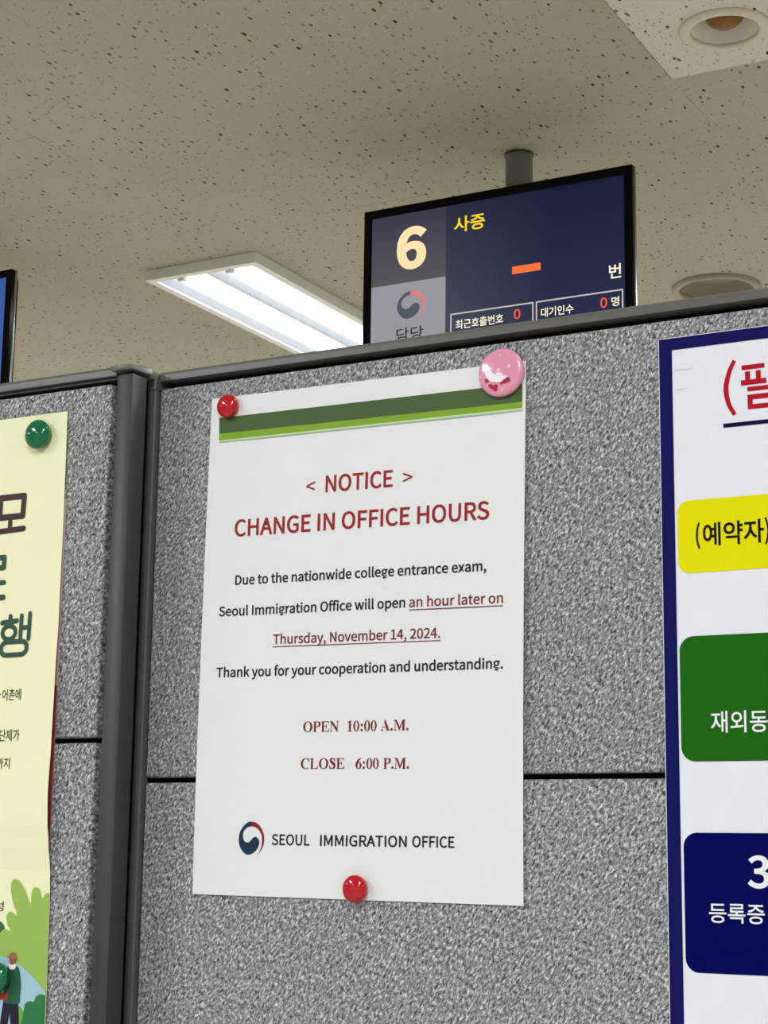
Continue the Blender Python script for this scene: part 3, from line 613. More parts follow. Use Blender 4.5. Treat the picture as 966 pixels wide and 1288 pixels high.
class Ink:
    """collects flat printed shapes in sheet coordinates (u, v); build() lays them on the sheet as one mesh"""

    def __init__(s): s.v = []; s.f = []; s.n = 0

    def add(s, vs_, fs, fn=lambda u, v: (u, v)):
        k = len(s.v); s.n += 1; s.v += [(*fn(*p), s.n * 3e-6) for p in vs_]; s.f += [tuple(i + k for i in f) for f in fs]

    def poly(s, *polys): s.add(*fill_curve(polys)); return s

    def rect(s, u0, u1, v0, v1):
        s.add([(u0, v0), (u1, v0), (u1, v1), (u0, v1)], [(0, 1, 2, 3)]); return s

    def quad(s, *p): s.add(list(p), [(0, 1, 2, 3)]); return s

    def text(s, body, u0, u1, v0, v1=None, cap=None, top=None, bold=0.0, space=80):
        """body's ink spans u0..u1; baseline v0 (at u0) .. v1 (at u1); capital height cap, or ink box v0..top"""
        x = 0; vs_, fs = [], []
        for ch in body:
            if ch == ' ': x += space; continue
            adv, sp = GLYPHS[ch]
            P = [outline(q, 0) for q in sp]
            big = max(P, key=lambda q: abs(area(q)))
            sg = 1 if area(big) > 0 else -1
            gv, gf = fill_curve([outline(q, bold * sg) for q in sp])
            n = len(vs_); vs_ += [(p[0] + x, p[1]) for p in gv]; fs += [tuple(i + n for i in f) for f in gf]
            x += adv
        a = min(p[0] for p in vs_); b = max(p[0] for p in vs_)
        sx = (u1 - u0) / (b - a)
        if top is not None:
            lo = min(p[1] for p in vs_); hi = max(p[1] for p in vs_); sy = (top - v0) / (hi - lo)
        else: lo = 0; sy = cap / 257.0
        v1 = v0 if v1 is None else v1
        s.add(vs_, fs, lambda X, Y: (u0 + (X - a) * sx, v0 + (v1 - v0) * (X - a) / (b - a) + (Y - lo) * sy))
        return s

    def stroke(s, pts, w, cap=True, n=8, smooth=True, closed=False):
        """pts: (u, v) or (u, v, width); a brush line with round ends"""
        P = [(p[0], p[1], p[2] if len(p) > 2 else w) for p in pts]
        if smooth and len(P) > 2:
            Q = []
            m = len(P)
            rng = range(m if closed else m - 1)
            for i in rng:
                g = [P[(i + d) % m] if closed else P[min(max(i + d, 0), m - 1)] for d in (-1, 0, 1, 2)]
                for k in range(n):
                    t = k / n
                    Q.append(tuple(0.5 * (2 * g[1][c] + (g[2][c] - g[0][c]) * t + (2 * g[0][c] - 5 * g[1][c] + 4 * g[2][c] - g[3][c]) * t * t
                                          + (3 * g[1][c] - g[0][c] - 3 * g[2][c] + g[3][c]) * t ** 3) for c in range(3)))
            if not closed: Q.append(P[-1])
            P = Q
        L, Rr = [], []
        m = len(P)
        for i, (x, y, ww) in enumerate(P):
            p0 = P[(i - 1) % m] if closed else P[max(i - 1, 0)]; p1 = P[(i + 1) % m] if closed else P[min(i + 1, m - 1)]
            dx, dy = p1[0] - p0[0], p1[1] - p0[1]; d = math.hypot(dx, dy) or 1
            nx, ny = -dy / d * ww / 2, dx / d * ww / 2
            L.append((x + nx, y + ny)); Rr.append((x - nx, y - ny))
        vs_ = L + Rr; fs = [(i, m + i, m + i + 1, i + 1) for i in range(m - 1)]
        if closed: fs.append((m - 1, 2 * m - 1, m, 0))
        s.add(vs_, fs)
        if cap and not closed:
            for (x, y, ww) in (P[0], P[-1]): s.disc(x, y, ww / 2, ww / 2, 14)
        return s

    def disc(s, u, v, ru, rv, n=32, rot=0.0):
        c, q = math.cos(rot), math.sin(rot)
        e = [(ru * math.cos(2 * math.pi * k / n), rv * math.sin(2 * math.pi * k / n)) for k in range(n)]
        s.add([(u + c * a - q * b, v + q * a + c * b) for a, b in e], [tuple(range(n))]); return s

    def frame(s, pts, w):                  # closed polyline with square corners, round joints
        for a, b in zip(pts, pts[1:] + pts[:1]): s.stroke([a, b], w, smooth=False)
        return s

    def rrect(s, u0, u1, v0, v1, r, n=8):
        p = []
        for cx, cy, a0 in ((u1 - r, v0 + r, -90), (u1 - r, v1 - r, 0), (u0 + r, v1 - r, 90), (u0 + r, v0 + r, 180)):
            for k in range(n + 1):
                a = R_(a0 + 90 * k / n); p.append((cx + r * math.cos(a), cy + r * math.sin(a)))
        s.add(p, [tuple(range(len(p)))]); return s

    def build(s, name, mat, parent, sheet, lift=0.00025, clip=None):
        me = bpy.data.meshes.new(name)
        bm = bmesh.new()
        vv = [bm.verts.new((u, d, v)) for u, v, d in s.v]
        for f in s.f:
            try: bm.faces.new([vv[i] for i in f])
            except ValueError: pass
        if clip:                           # a sheet's own edge cuts its print
            for co, no in clip:
                bmesh.ops.bisect_plane(bm, geom=bm.verts[:] + bm.edges[:] + bm.faces[:], plane_co=(co[0], 0, co[1]), plane_no=(no[0], 0, no[1]), clear_outer=True)
        for v in bm.verts: v.co = Vector(sheet(v.co.x, v.co.z, lift + v.co.y))
        for f in bm.faces:
            f.normal_update()
            if f.normal.y > 0: f.normal_flip()
        bm.to_mesh(me); bm.free()
        return link(name, me, mat, parent)


def sheet_mesh(name, mat, parent, sheet, u0, u1, v0, v1, nu, nv, thick=0.00015):
    bm = bmesh.new()
    for lift in (0.0, -thick):
        g = [[bm.verts.new(sheet(u0 + (u1 - u0) * i / nu, v0 + (v1 - v0) * j / nv, lift)) for i in range(nu + 1)] for j in range(nv + 1)]
        for j in range(nv):
            for i in range(nu): bm.faces.new((g[j][i], g[j][i + 1], g[j + 1][i + 1], g[j + 1][i]))
        if lift == 0.0: g0 = g
    e0 = [g0[0][i] for i in range(nu)] + [g0[j][nu] for j in range(nv)] + [g0[nv][i] for i in range(nu, 0, -1)] + [g0[j][0] for j in range(nv, 0, -1)]
    e1 = [g[0][i] for i in range(nu)] + [g[j][nu] for j in range(nv)] + [g[nv][i] for i in range(nu, 0, -1)] + [g[j][0] for j in range(nv, 0, -1)]
    for k in range(len(e0)):
        q = (k + 1) % len(e0); bm.faces.new((e0[k], e1[k], e1[q], e0[q]))
    return from_bm(name, bm, mat, parent)


# ------------------------------------------------------------------ materials
def fabric_mat():
    t = NT('grey_boucle_fabric'); v = t.obj()
    w = t.mapping(v, (1, 0.4, 1), (0, R_(-32), 0))
    st = t.mapping(w, (1.0, 1.0, 0.55))
    n1 = t.noise(st, 760, 1.5, 0.55, 0.5)
    n2 = t.noise(v, 1300, 1.0, 0.5)
    n3 = t.noise(v, 25, 2.0)
    h = t.math('ADD', t.math('MULTIPLY', n1, 0.72), t.math('MULTIPLY', n2, 0.28))
    c = t.ramp(h, ((0.35, 0.045), (0.45, 0.21), (0.54, 0.36), (0.65, 0.78)))
    c = t.mix(1.0, c, t.ramp(n3, ((0.3, (0.96, 0.97, 0.98)), (0.7, (1.0, 1.0, 1.0)))), 'MULTIPLY')
    t.base(c, 0.95, 0.15)
    t.b.inputs['Sheen Weight'].default_value = 0.15
    t.bump(h, 0.9, 0.0012)
    return t.m


def ceiling_mat(name, ca, cb, fleck_scale, density, seams):
    t = NT(name); v = t.obj()
    big = t.noise(v, 1.1, 3.0)
    c = t.mix(t.ramp(big, ((0.35, 0.0), (0.7, 1.0))), lin(ca), lin(cb))
    wob = t.noise(v, 60, 1.0)
    for sc, dens, dark, size, seed in ((fleck_scale, density, 0.8, 0.23, 0.0), (fleck_scale * 1.7, density * 1.1, 0.4, 0.22, 7.0)):
        mp = t.mapping(v, (1.0, 0.45, 1.0), (0, 0, R_(12 if seed else -22)), (seed, seed * 1.7, 0))
        vo = t.n('ShaderNodeTexVoronoi', feature='F1'); vo.voronoi_dimensions = '2D'
        t.l(mp, vo.inputs['Vector']); vo.inputs['Scale'].default_value = sc
        sep = t.n('ShaderNodeSeparateColor'); t.l(vo.outputs['Color'], sep.inputs[0])
        on = t.math('LESS_THAN', sep.outputs[0], dens)
        rad = t.math('MULTIPLY', t.math('MULTIPLY', t.math('ADD', sep.outputs[1], 0.25), size), t.math('ADD', wob, 0.1))
        hit = t.math('LESS_THAN', vo.outputs['Distance'], rad)
        fac = t.math('MULTIPLY', t.math('MULTIPLY', on, hit), t.math('MULTIPLY', t.math('ADD', sep.outputs[2], 0.35), dark))
        c = t.mix(fac, c, lin((44, 34, 24)))
    if seams:                               # butt joints of the 0.3 x 0.6 m boards, running bond
        s = t.n('ShaderNodeSeparateXYZ'); t.l(v, s.inputs[0])
        cx = t.math('DIVIDE', t.math('ADD', s.outputs[0], 0.9606), 0.2985)
        fx = t.math('ABSOLUTE', t.math('SUBTRACT', t.math('FRACT', t.math('ADD', cx, 0.5)), 0.5))
        lx = t.math('LESS_THAN', fx, 0.0028)
        par = t.math('MULTIPLY', t.math('FLOORED_MODULO', t.math('FLOOR', cx), 2.0), 0.5)
        cyy = t.math('ADD', t.math('DIVIDE', t.math('SUBTRACT', s.outputs[1], 1.9555), 0.6135), par)
        fy = t.math('ABSOLUTE', t.math('SUBTRACT', t.math('FRACT', t.math('ADD', cyy, 0.5)), 0.5))
        ly = t.math('LESS_THAN', fy, 0.0018)
        wear = t.ramp(t.noise(v, 3.2, 3.0), ((0.5, 0.03), (0.7, 0.5)))
        c = t.mix(t.math('MULTIPLY', t.math('MAXIMUM', lx, ly), wear), c, lin((60, 50, 38)))
    t.base(c, 0.92, 0.2)
    t.bump(t.noise(v, 190, 3.0), 0.25, 0.002)
    return t.m


def paper_mat(name, rgb, mott=0.02):
    t = NT(name); v = t.obj(); c = lin(rgb)
    n = t.noise(v, 18, 3.0, 0.55)
    t.base(t.mix(n, tuple(x * (1 - mott) for x in c), tuple(min(1, x * (1 + mott)) for x in c)), 0.6, 0.3)
    t.bump(t.noise(v, 26, 2.0, 0.5, 0.8), 0.12, 0.004)
    return t.m


FABRIC = fabric_mat()
GREY = plain('dark_grey_powder_coat', (55, 55, 51), 0.42, 0.4, scale=400, var=0.06)
CAPG = plain('grey_plastic_cap', (98, 97, 91), 0.38, 0.45, scale=300, var=0.05)
JOINT = plain('light_grey_cap', (128, 127, 119), 0.4, 0.45, scale=300)
BLACK = plain('black_shadow_gap', (12, 12, 13), 0.8, 0.1)
CEILM = ceiling_mat('fissured_ceiling_board', (172, 167, 144), (182, 177, 154), 62, 0.52, True)
PANELM = ceiling_mat('clean_ceiling_board', (208, 204, 188), (214, 210, 194), 52, 0.8, False)
WALLM = plain('painted_wall', (204, 202, 194), 0.9, 0.2, scale=3)
FLOORM = plain('vinyl_floor', (184, 180, 170), 0.45, 0.4, scale=5, var=0.08)

# ------------------------------------------------------------------ room
X0, X1, Y0, Y1 = -6.2, 4.6, -5.6, 7.4


def struct_box(name, mat, *a): return tag(box_obj(name, mat, None, *a), kind='structure')


struct_box('floor', FLOORM, X0, X1, Y0, Y1, -0.1, 0.0)
struct_box('wall_back', WALLM, X0 - .1, X1 + .1, Y1, Y1 + .1, 0, CEIL + .4)
struct_box('wall_front', WALLM, X0 - .1, X1 + .1, Y0 - .1, Y0, 0, CEIL + .4)
struct_box('wall_left', WALLM, X0 - .1, X0, Y0, Y1, 0, CEIL + .4)
struct_box('wall_right', WALLM, X1, X1 + .1, Y0, Y1, 0, CEIL + .4)
struct_box('ceiling_slab', plain('raw_concrete', (90, 88, 84), 0.9, 0.2), X0 - .1, X1 + .1, Y0 - .1, Y1 + .1, CEIL + .4, CEIL + .5)


def circle(cx, cy, r, n=64): return [(cx + r * math.cos(2 * math.pi * k / n), cy + r * math.sin(2 * math.pi * k / n)) for k in range(n)]


def slab_with_holes(name, mat, outer, holes, z, t, parent=None):
    vs_, fs = fill_curve([outer] + holes)
    bm = bmesh.new()
    a = [bm.verts.new((x, y, z)) for x, y in vs_]
    for f in fs:
        try: bm.faces.new([a[i] for i in f])
        except ValueError: pass
    bmesh.ops.recalc_face_normals(bm, faces=bm.faces)
    for f in bm.faces:
        if f.normal.z > 0: f.normal_flip()
    r = bmesh.ops.extrude_face_region(bm, geom=bm.faces[:])
    for v in r['geom']:
        if isinstance(v, bmesh.types.BMVert): v.co.z += t
    return from_bm(name, bm, mat, parent)


PX0, PX1, PY0, PY1 = -0.9590, -0.3610, 1.3540, 1.9540        # lift-out access panel around the near downlight
DL1 = (-0.8165, 1.8080)
DL2 = (-1.2530, 3.1180)
g = 0.0022
slab = slab_with_holes('ceiling', CEILM, [(X0, Y0), (X1, Y0), (X1, Y1), (X0, Y1)],
                       [[(PX0 - g, PY0 - g), (PX0 - g, PY1 + g), (PX1 + g, PY1 + g), (PX1 + g, PY0 - g)], circle(*DL2, 0.092)[::-1]], CEIL, 0.014)
tag(slab, kind='structure')
pan_ = slab_with_holes('ceiling_access_panel', PANELM, [(PX0, PY0), (PX1, PY0), (PX1, PY1), (PX0, PY1)], [circle(*DL1, 0.063)[::-1]], CEIL - 0.0015, 0.014)
tag(pan_, 'pale flecked ceiling board with dark open joints around the brown-centred downlight', 'ceiling panel')

# ------------------------------------------------------------------ partition panels
FAB_TOP, CAP_TOP = EYE + .2849, EYE + .2956


def pad_mesh(name, parent, x0, x1, yf, z0, z1):
    return box_obj(name, FABRIC, parent, x0, x1, yf, yf + .014, z0, z1, 0.0016, 3)


def cap_profile(yf, yb, z0, z1, r):
    p = [(yf, z0)]
    for k in range(7):
        a = math.pi - (math.pi / 2) * k / 6
        p.append((yf + r + r * math.cos(a), z1 - r + r * math.sin(a)))
    for k in range(7):
        a = math.pi / 2 - (math.pi / 2) * k / 6
        p.append((yb - r + r * math.cos(a), z1 - r + r * math.sin(a)))
    return p + [(yb, z0)]


def partition(label, x0, x1, yf, seam, gap_depth, gap_mat, fx0, fx1):
    t = empty('partition_panel', (0, 0, 0)); tag(t, label, 'partition')
    yb = yf + 0.052
    box_obj('frame', BLACK, t, x0, x1, yf + .0085, yb - .0085, 0.0, FAB_TOP + .0025)
    z = [0.10, seam - .0016, seam + .0016, FAB_TOP]
    pad_mesh('fabric_pad', t, fx0, fx1, yf, z[2], z[3]); pad_mesh('fabric_pad', t, fx0, fx1, yf, z[0], z[1])
    for a, b in ((z[2], z[3]), (z[0], z[1])):
        box_obj('rear_fabric_pad', FABRIC, t, fx0, fx1, yb - .014, yb, a, b, .0028, 3)
    box_obj('cap_strip', gap_mat, t, x0, x1, yf + gap_depth, yb - gap_depth, FAB_TOP + .0025, CAP_TOP - .0062)
    bm = bmesh.new(); extrude_profile(bm, cap_profile(yf - .0015, yb + .0015, CAP_TOP - .0062, CAP_TOP, .0028), x0, x1)
    c = from_bm('top_cap', bm, CAPG, t)
    c.data.polygons.foreach_set('use_smooth', [True] * len(c.data.polygons)); c.data.set_sharp_from_angle(angle=R_(40))
    box_obj('kick_plate', GREY, t, x0, x1, yf + .004, yb - .004, 0.0, .095, .001, 1)
    return t


right = partition('grey fabric partition with the office hours notice pinned to it', -0.6328, 0.60, 0.0, EYE + .0426, .009, BLACK, -0.6334, 0.598)
# frame strips at its left end
EDGE = plain('lightened_edge_grey', (96, 96, 91), .4, .4, scale=300)  # colour lifted above the post grey to offset the post's shade here
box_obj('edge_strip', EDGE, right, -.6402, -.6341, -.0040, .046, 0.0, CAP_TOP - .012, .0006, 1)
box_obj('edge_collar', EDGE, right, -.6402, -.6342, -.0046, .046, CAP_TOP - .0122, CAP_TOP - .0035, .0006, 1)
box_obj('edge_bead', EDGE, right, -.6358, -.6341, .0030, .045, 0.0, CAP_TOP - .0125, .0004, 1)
left = partition('grey fabric partition behind the yellow poster, left of the square post', -1.90, -0.6490, -.0235, EYE + .0655, .0012, GREY, -1.898, -0.6532)

post = empty('partition_post', (-0.638, 0.0, 0.0))
tag(post, 'dark grey square post joining the two fabric partitions', 'post')
box_obj('column', GREY, post, -.6446, -.6327, -.0300, -.0150, 0.0, CAP_TOP - .0078, .0010, 2, (-.638, 0, 0))
box_obj('core', BLACK, post, -.6480, -.6400, -.0150, .045, 0.0, CAP_TOP - .0068, 0, 1, (-.638, 0, 0))
pc = box_obj('cap', CAPG, post, -.6480, -.6323, -.0325, -.0105, CAP_TOP - .0056, CAP_TOP - .0024, .0004, 2, (-.638, 0, 0))
for v in pc.data.vertices:
    if v.co.y > -.02: v.co.z += .0006 if v.co.z < CAP_TOP - .004 else .0024      # the moulding rises towards the back
box_obj('cap_plate', CAPG, post, -.6470, -.6342, -.0105, .046, CAP_TOP - .0058, CAP_TOP + .0002, .0009, 2, (-.638, 0, 0))
bm = bmesh.new(); lathe(bm, [(0, .0012), (.0010, .0011), (.0014, .0006), (.0014, -.0004), (0, -.0004)], 20, 'Y', (-.6378 + .638, -.0106, CAP_TOP - .0024))
from_bm('cap_screw', bm, JOINT, post, True)

# ------------------------------------------------------------------ the white notice
NC, NROT = (-0.4897, EYE + 0.1244), -0.00735


def notice_sheet(u, v, lift=0.0):
    c, s = math.cos(NROT), math.sin(NROT)
    y = -0.0010 - 0.0009 * (1 - (v / .15) ** 2) * (0.6 + 0.4 * math.sin(u * 22 + v * 9)) - 0.0012 * max(0, (abs(u) - .06) / .045) ** 2 * (1 - (v / .16) ** 2)
    return (NC[0] + c * u - s * v, y - lift, NC[1] + s * u + c * v)


PAPER = paper_mat('white_paper', (238, 239, 238))
notice = empty('notice_sheet', notice_sheet(0, 0)); tag(notice, 'white paper notice about changed office hours pinned to the fabric partition', 'notice')
ninv = Vector(notice.location)


def nsheet(u, v, lift=0.0): return Vector(notice_sheet(u, v, lift)) - ninv


sheet_mesh('paper', PAPER, notice, nsheet, -.105, .105, -.1485, .1485, 30, 40)
RED = plain('dark_red_ink', (158, 22, 36), 0.6, 0.3)
INK = plain('black_ink', (24, 22, 26), 0.6, 0.3)
DRED = plain('maroon_ink', (120, 26, 30), 0.6, 0.3)
GREEN_D = plain('dark_green_ink', (72, 98, 50), 0.6, 0.3, var=0.08, scale=20)
GREEN_L = plain('lime_green_ink', (132, 170, 44), 0.6, 0.3)
GREEN_P = plain('pale_green_ink', (196, 226, 176), 0.6, 0.3)
GREEN_S = plain('soft_green_ink', (168, 190, 164), 0.6, 0.3)
Ink().quad((-.0985, .1258), (.1030, .1249), (.1029, .1355), (-.0989, .1358)).build('dark_green_band', GREEN_D, notice, nsheet)
Ink().quad((-.0984, .1216), (.1030, .1214), (.1030, .1249), (-.0985, .1258)).build('lime_green_band', GREEN_L, notice, nsheet)
Ink().quad((-.0984, .1207), (.1030, .1203), (.1030, .1214), (-.0984, .1216)).build('pale_green_line', GREEN_P, notice, nsheet)
Ink().quad((-.0984, .1202), (.1030, .1197), (.1030, .1203), (-.0984, .1207)).build('soft_green_line', GREEN_S, notice, nsheet)

k = Ink()
k.text('<', -.0354, -.0295, .0836, cap=.0088, bold=2).text('NOTICE', -.0223, .0223, .0837, .0834, cap=.0095, bold=6.5).text('>', .0289, .0349, .0836, cap=.0088, bold=2)
k.build('headline', RED, notice, nsheet); k = Ink()
k.text('CHANGE IN OFFICE HOURS', -.0846, .0835, .0615, .0602, cap=.0098, bold=6.5)
k.build('headline', RED, notice, nsheet)
k = Ink()
k.text('Due to the nationwide college entrance exam,', -.0829, .0821, .0321, .0312, cap=.0055, bold=7.5)
k.build('body_text', INK, notice, nsheet); k = Ink()
k.text('Seoul Immigration Office will open', -.0934, .0319, .0137, .0132, cap=.0055, bold=7.5)
k.build('body_text', INK, notice, nsheet); k = Ink()
k.text('Thank you for your cooperation and understanding.', -.0935, .0928, -.0227, -.0230, cap=.0055, bold=7.5)
k.build('body_text', INK, notice, nsheet)
k = Ink()
k.text('an hour later on', .0344, .0925, .0132, .0128, cap=.0055, bold=5)
k.quad((.0344, .0113), (.0926, .0109), (.0926, .0114), (.0344, .0118))
k.build('underlined_text', DRED, notice, nsheet); k = Ink()
k.text('Thursday, November 14, 2024.', -.0552, .0541, -.0043, -.0048, cap=.0055, bold=5)
k.quad((-.0552, -.0062), (.0545, -.0067), (.0545, -.0062), (-.0552, -.0057))
k.build('underlined_text', DRED, notice, nsheet)


# heavy serif capitals and figures (units of 1/1000 em, capitals 670 high)
def serif(ch):
    """-> advance, list of outline groups"""
    def ell(cx, cy, rx, ry, n=36): return [(cx + rx * math.cos(2 * math.pi * q / n), cy + ry * math.sin(2 * math.pi * q / n)) for q in range(n)]

    def rc(x0, x1, y0, y1): return [[(x0, y0), (x1, y0), (x1, y1), (x0, y1)]]

    def stem(x, w=140): return rc(x, x + w, 0, 670) + []

    def serifs(x, w=140, top=True, bot=True, e=58):
        r = []
        if bot: r.append([[(x - e, 0), (x + w + e, 0), (x + w + e, 22), (x + w, 48), (x, 48), (x - e, 22)]])
        if top: r.append([[(x - e, 670), (x - e, 648), (x, 622), (x + w, 622), (x + w + e, 648), (x + w + e, 670)]])
        return r
    if ch == 'O': return 778, [[ell(389, 335, 354, 352), ell(389, 335, 196, 318)]]
    if ch == '0': return 500, [[ell(250, 335, 226, 350), ell(250, 335, 98, 318)]]
    if ch == ':': return 333, [[ell(166, 70, 84, 84)], [ell(166, 395, 84, 84)]]
    if ch == '.': return 250, [[ell(125, 70, 84, 84)]]
    if ch == '1': return 500, [[[(190, 0), (330, 0), (330, 690), (290, 690), (60, 585), (60, 560), (150, 580), (190, 565)]], [[(80, 0), (440, 0), (440, 24), (330, 50), (190, 50), (80, 24)]]]
    if ch == 'P':
        bowl = [(230, 670), (400, 670), (520, 640), (585, 570), (592, 490), (560, 400), (480, 335), (380, 312), (230, 310)]
        hole = [(230, 632), (330, 632), (405, 600), (436, 540), (438, 470), (410, 390), (350, 352), (230, 350)]
        return 611, [stem(92)] + serifs(92) + [[bowl, hole]]
    if ch == 'E':
        return 667, [stem(92)] + serifs(92, e=62) + [rc(200, 600, 630, 670), [[(600, 670), (560, 670), (545, 560), (500, 632), (606, 505), (606, 670)]], rc(200, 620, 0, 42),
                     [[(600, 0), (640, 190), (608, 190), (520, 42), (500, 0)]], rc(220, 440, 322, 362), [[(410, 220), (440, 220), (440, 465), (410, 465), (370, 362), (370, 322)]]]
    if ch == 'N':
        return 722, [[[(20, 670), (210, 670), (600, 165), (600, -16), (570, -16), (118, 560), (118, 590), (60, 645), (20, 648)]], rc(104, 146, 0, 600), rc(566, 612, -10, 670),
                     [[(20, 0), (232, 0), (232, 22), (146, 46), (104, 46), (20, 22)]], [[(484, 670), (700, 670), (700, 648), (612, 624), (566, 624), (484, 648)]]]
    if ch == 'A':
        return 722, [[[(330, 690), (370, 690), (650, 40), (480, 40), (272, 540), (118, 40), (74, 40)]], rc(190, 470, 200, 244),
                     [[(9, 0), (236, 0), (236, 22), (150, 48), (70, 48), (9, 22)]], [[(412, 0), (700, 0), (700, 22), (640, 48), (480, 48), (412, 22)]]]
    if ch == 'M':
        return 944, [[[(20, 670), (250, 670), (478, 215), (478, 0), (440, 0), (150, 600), (20, 646)]], [[(440, 0), (462, 0), (730, 560), (730, 670), (690, 670), (470, 190)]],
                     rc(118, 158, 0, 610), rc(690, 840, 0, 670), [[(20, 0), (246, 0), (246, 22), (158, 46), (118, 46), (20, 22)]],
                     [[(620, 0), (920, 0), (920, 22), (840, 48), (690, 48), (620, 22)]], [[(690, 670), (920, 670), (920, 648), (840, 622), (690, 622)]]]
    if ch == 'L':
        return 667, [stem(92)] + serifs(92, e=62) + [rc(200, 600, 0, 42), [[(600, 0), (640, 200), (608, 200), (510, 42), (480, 0)]]]
    if ch == 'C':
        o = [(389 + 354 * math.cos(R_(a)), 335 + 352 * math.sin(R_(a))) for a in range(40, 320, 8)]
        i = [(420 + 230 * math.cos(R_(a)), 335 + 312 * math.sin(R_(a))) for a in range(312, 46, -8)]
        return 722, [[o + i], [[(655, 690), (625, 690), (560, 600), (620, 455), (660, 455)]]]
    if ch == 'S':
        s = Ink().stroke([(455, 500, 40), (400, 615, 60), (280, 652, 70), (165, 610, 110), (140, 520, 140), (220, 430, 170), (360, 330, 180), (440, 215, 150), (415, 95, 120), (290, 22, 70), (150, 50, 60), (85, 170, 40)], 0, cap=False)
        return 556, [('mesh', [p[:2] for p in s.v], s.f), [[(470, 690), (440, 690), (425, 600), (455, 470), (482, 470)]], [[(55, -20), (85, -20), (110, 70), (92, 225), (62, 225)]]]
    if ch == '6':
        s = Ink().stroke([(445, 672, 26), (320, 615, 90), (190, 500, 130), (118, 350, 150), (100, 250, 150)], 0, cap=False)
        return 500, [('mesh', [p[:2] for p in s.v], s.f), [ell(254, 215, 226, 228), ell(254, 215, 92, 190)]]


def serif_text(k, body, u0, u1, v0, v1, cap):
    x = 0; V, F = [], []
    for ch in body:
        adv, groups = serif(ch)
        for gq in groups:
            vs_, fs = (gq[1], gq[2]) if gq[0] == 'mesh' else fill_curve(gq)
            n = len(V); V += [(a + x, b) for a, b in vs_]; F += [tuple(i + n for i in f) for f in fs]
        x += adv
    a = min(p[0] for p in V); b = max(p[0] for p in V); sx = (u1 - u0) / (b - a); sy = cap / 670
    k.add(V, F, lambda X, Y: (u0 + (X - a) * sx, v0 + (v1 - v0) * (X - a) / (b - a) + Y * sy))


for line in ((('OPEN', -.0330, -.0095, -.0557), ('10:00', -.0039, .0150, -.0557), ('A.M.', .0176, .0353, -.0556)),
             (('CLOSE', -.0339, -.0052, -.0766), ('6:00', .0020, .0168, -.0767), ('P.M.', .0199, .0358, -.0767))):
    k = Ink()
    for body, u0, u1, v in line: serif_text(k, body, u0, u1, v, v, .0059)
    k.build('opening_hours', DRED, notice, nsheet)
k = Ink().text('SEOUL', -.0519, -.0267, -.1194, cap=.0058, bold=6).text('IMMIGRATION', -.0199, .0352, -.1194, -.1192, cap=.0058, bold=6).text('OFFICE', .0386, .0643, -.1191, cap=.0058, bold=6)
k.build('office_name', INK, notice, nsheet)

EM_BLUE = [(440, 215), (360, 240), (280, 320), (225, 430), (205, 560), (215, 660), (255, 760), (310, 830), (370, 868), (430, 868), (500, 835), (560, 775), (600, 700), (610, 620),
           (590, 555), (545, 518), (500, 525), (465, 560), (430, 605), (390, 630), (350, 625), (315, 600), (290, 550), (285, 480), (300, 410), (340, 350), (390, 318), (440, 305)]
EM_RED = [(440, 215), (530, 228), (600, 280), (660, 370), (700, 480), (708, 590), (690, 690), (650, 780), (595, 855), (570, 882), (620, 800), (655, 710), (668, 610), (658, 500), (620, 410), (570, 350), (500, 312), (440, 305)]


def smooth_closed(P, n=4):
    m = len(P); out = []
    for i in range(m):
        g = [P[(i + d) % m] for d in (-1, 0, 1, 2)]
        for q in range(n):
            t = q / n
            out.append(tuple(0.5 * (2 * g[1][c] + (g[2][c] - g[0][c]) * t + (2 * g[0][c] - 5 * g[1][c] + 4 * g[2][c] - g[3][c]) * t * t + (3 * g[1][c] - g[0][c] - 3 * g[2][c] + g[3][c]) * t ** 3) for c in range(2)))
    return out


def emblem(u0, u1, vt, vb):
    f = lambda p: (u0 + (p[0] - 205) / 503 * (u1 - u0), vt + (p[1] - 215) / 655 * (vb - vt))
    return [f(p) for p in smooth_closed(EM_BLUE)], [f(p) for p in EM_RED]


eb, er = emblem(-.0742, -.0569, -.1066, -.1252)
Ink().poly(eb).build('emblem_blue', plain('navy_ink', (18, 44, 74), .6, .3), notice, nsheet)
Ink().poly(er).build('emblem_red', plain('crimson_ink', (140, 18, 38), .6, .3), notice, nsheet)


# ------------------------------------------------------------------ push pins and the button
def pin(label, mat, x, y, z, d, group=None):
    o = empty('push_pin', (x, y, z)); tag(o, label, 'push pin')
    r = d / 2; bm = bmesh.new()
    prof = [(0, -.0006), (r * .80, -.0006), (r * .86, 0.0), (r * .88, .0006), (r * .90, r * .22), (r * .985, r * .34)]
    for a in range(0, 91, 9): prof.append((r * math.cos(R_(a)) if a < 90 else 0, r * .44 + r * .50 * math.sin(R_(a))))
    lathe(bm, prof, 40, 'Y')
    h = from_bm('head', bm, mat, o, True); h.data.set_sharp_from_angle(angle=R_(50))
    bm = bmesh.new(); lathe(bm, [(0.0005, -.0006), (.0005, -.006), (0, -.008)], 10, 'Y')
    from_bm('needle', bm, plain('steel_needle', (170, 170, 172), .3, .5, 1.0), o, True)
    return o


PIN_R = plain('glossy_red_plastic', (192, 10, 34), 0.13, 0.5, coat=0.3)
PIN_G = plain('glossy_green_plastic', (0, 108, 66), 0.13, 0.5, coat=0.3)
pin('red push pin at the upper left corner of the white notice', PIN_R, -.5800, -.0012, EYE + .2669, .0146)
pin('red push pin at the bottom edge of the white notice', PIN_R, -.4858, -.0012, EYE - .0181, .0152)
pin('green push pin at the top of the yellow poster', PIN_G, -.7052, -.0254, EYE + .2566, .0188)
pin('green push pin beside the drawn man at the lower left', PIN_G, -.7150, -.0262, EYE - .0742, .0188)

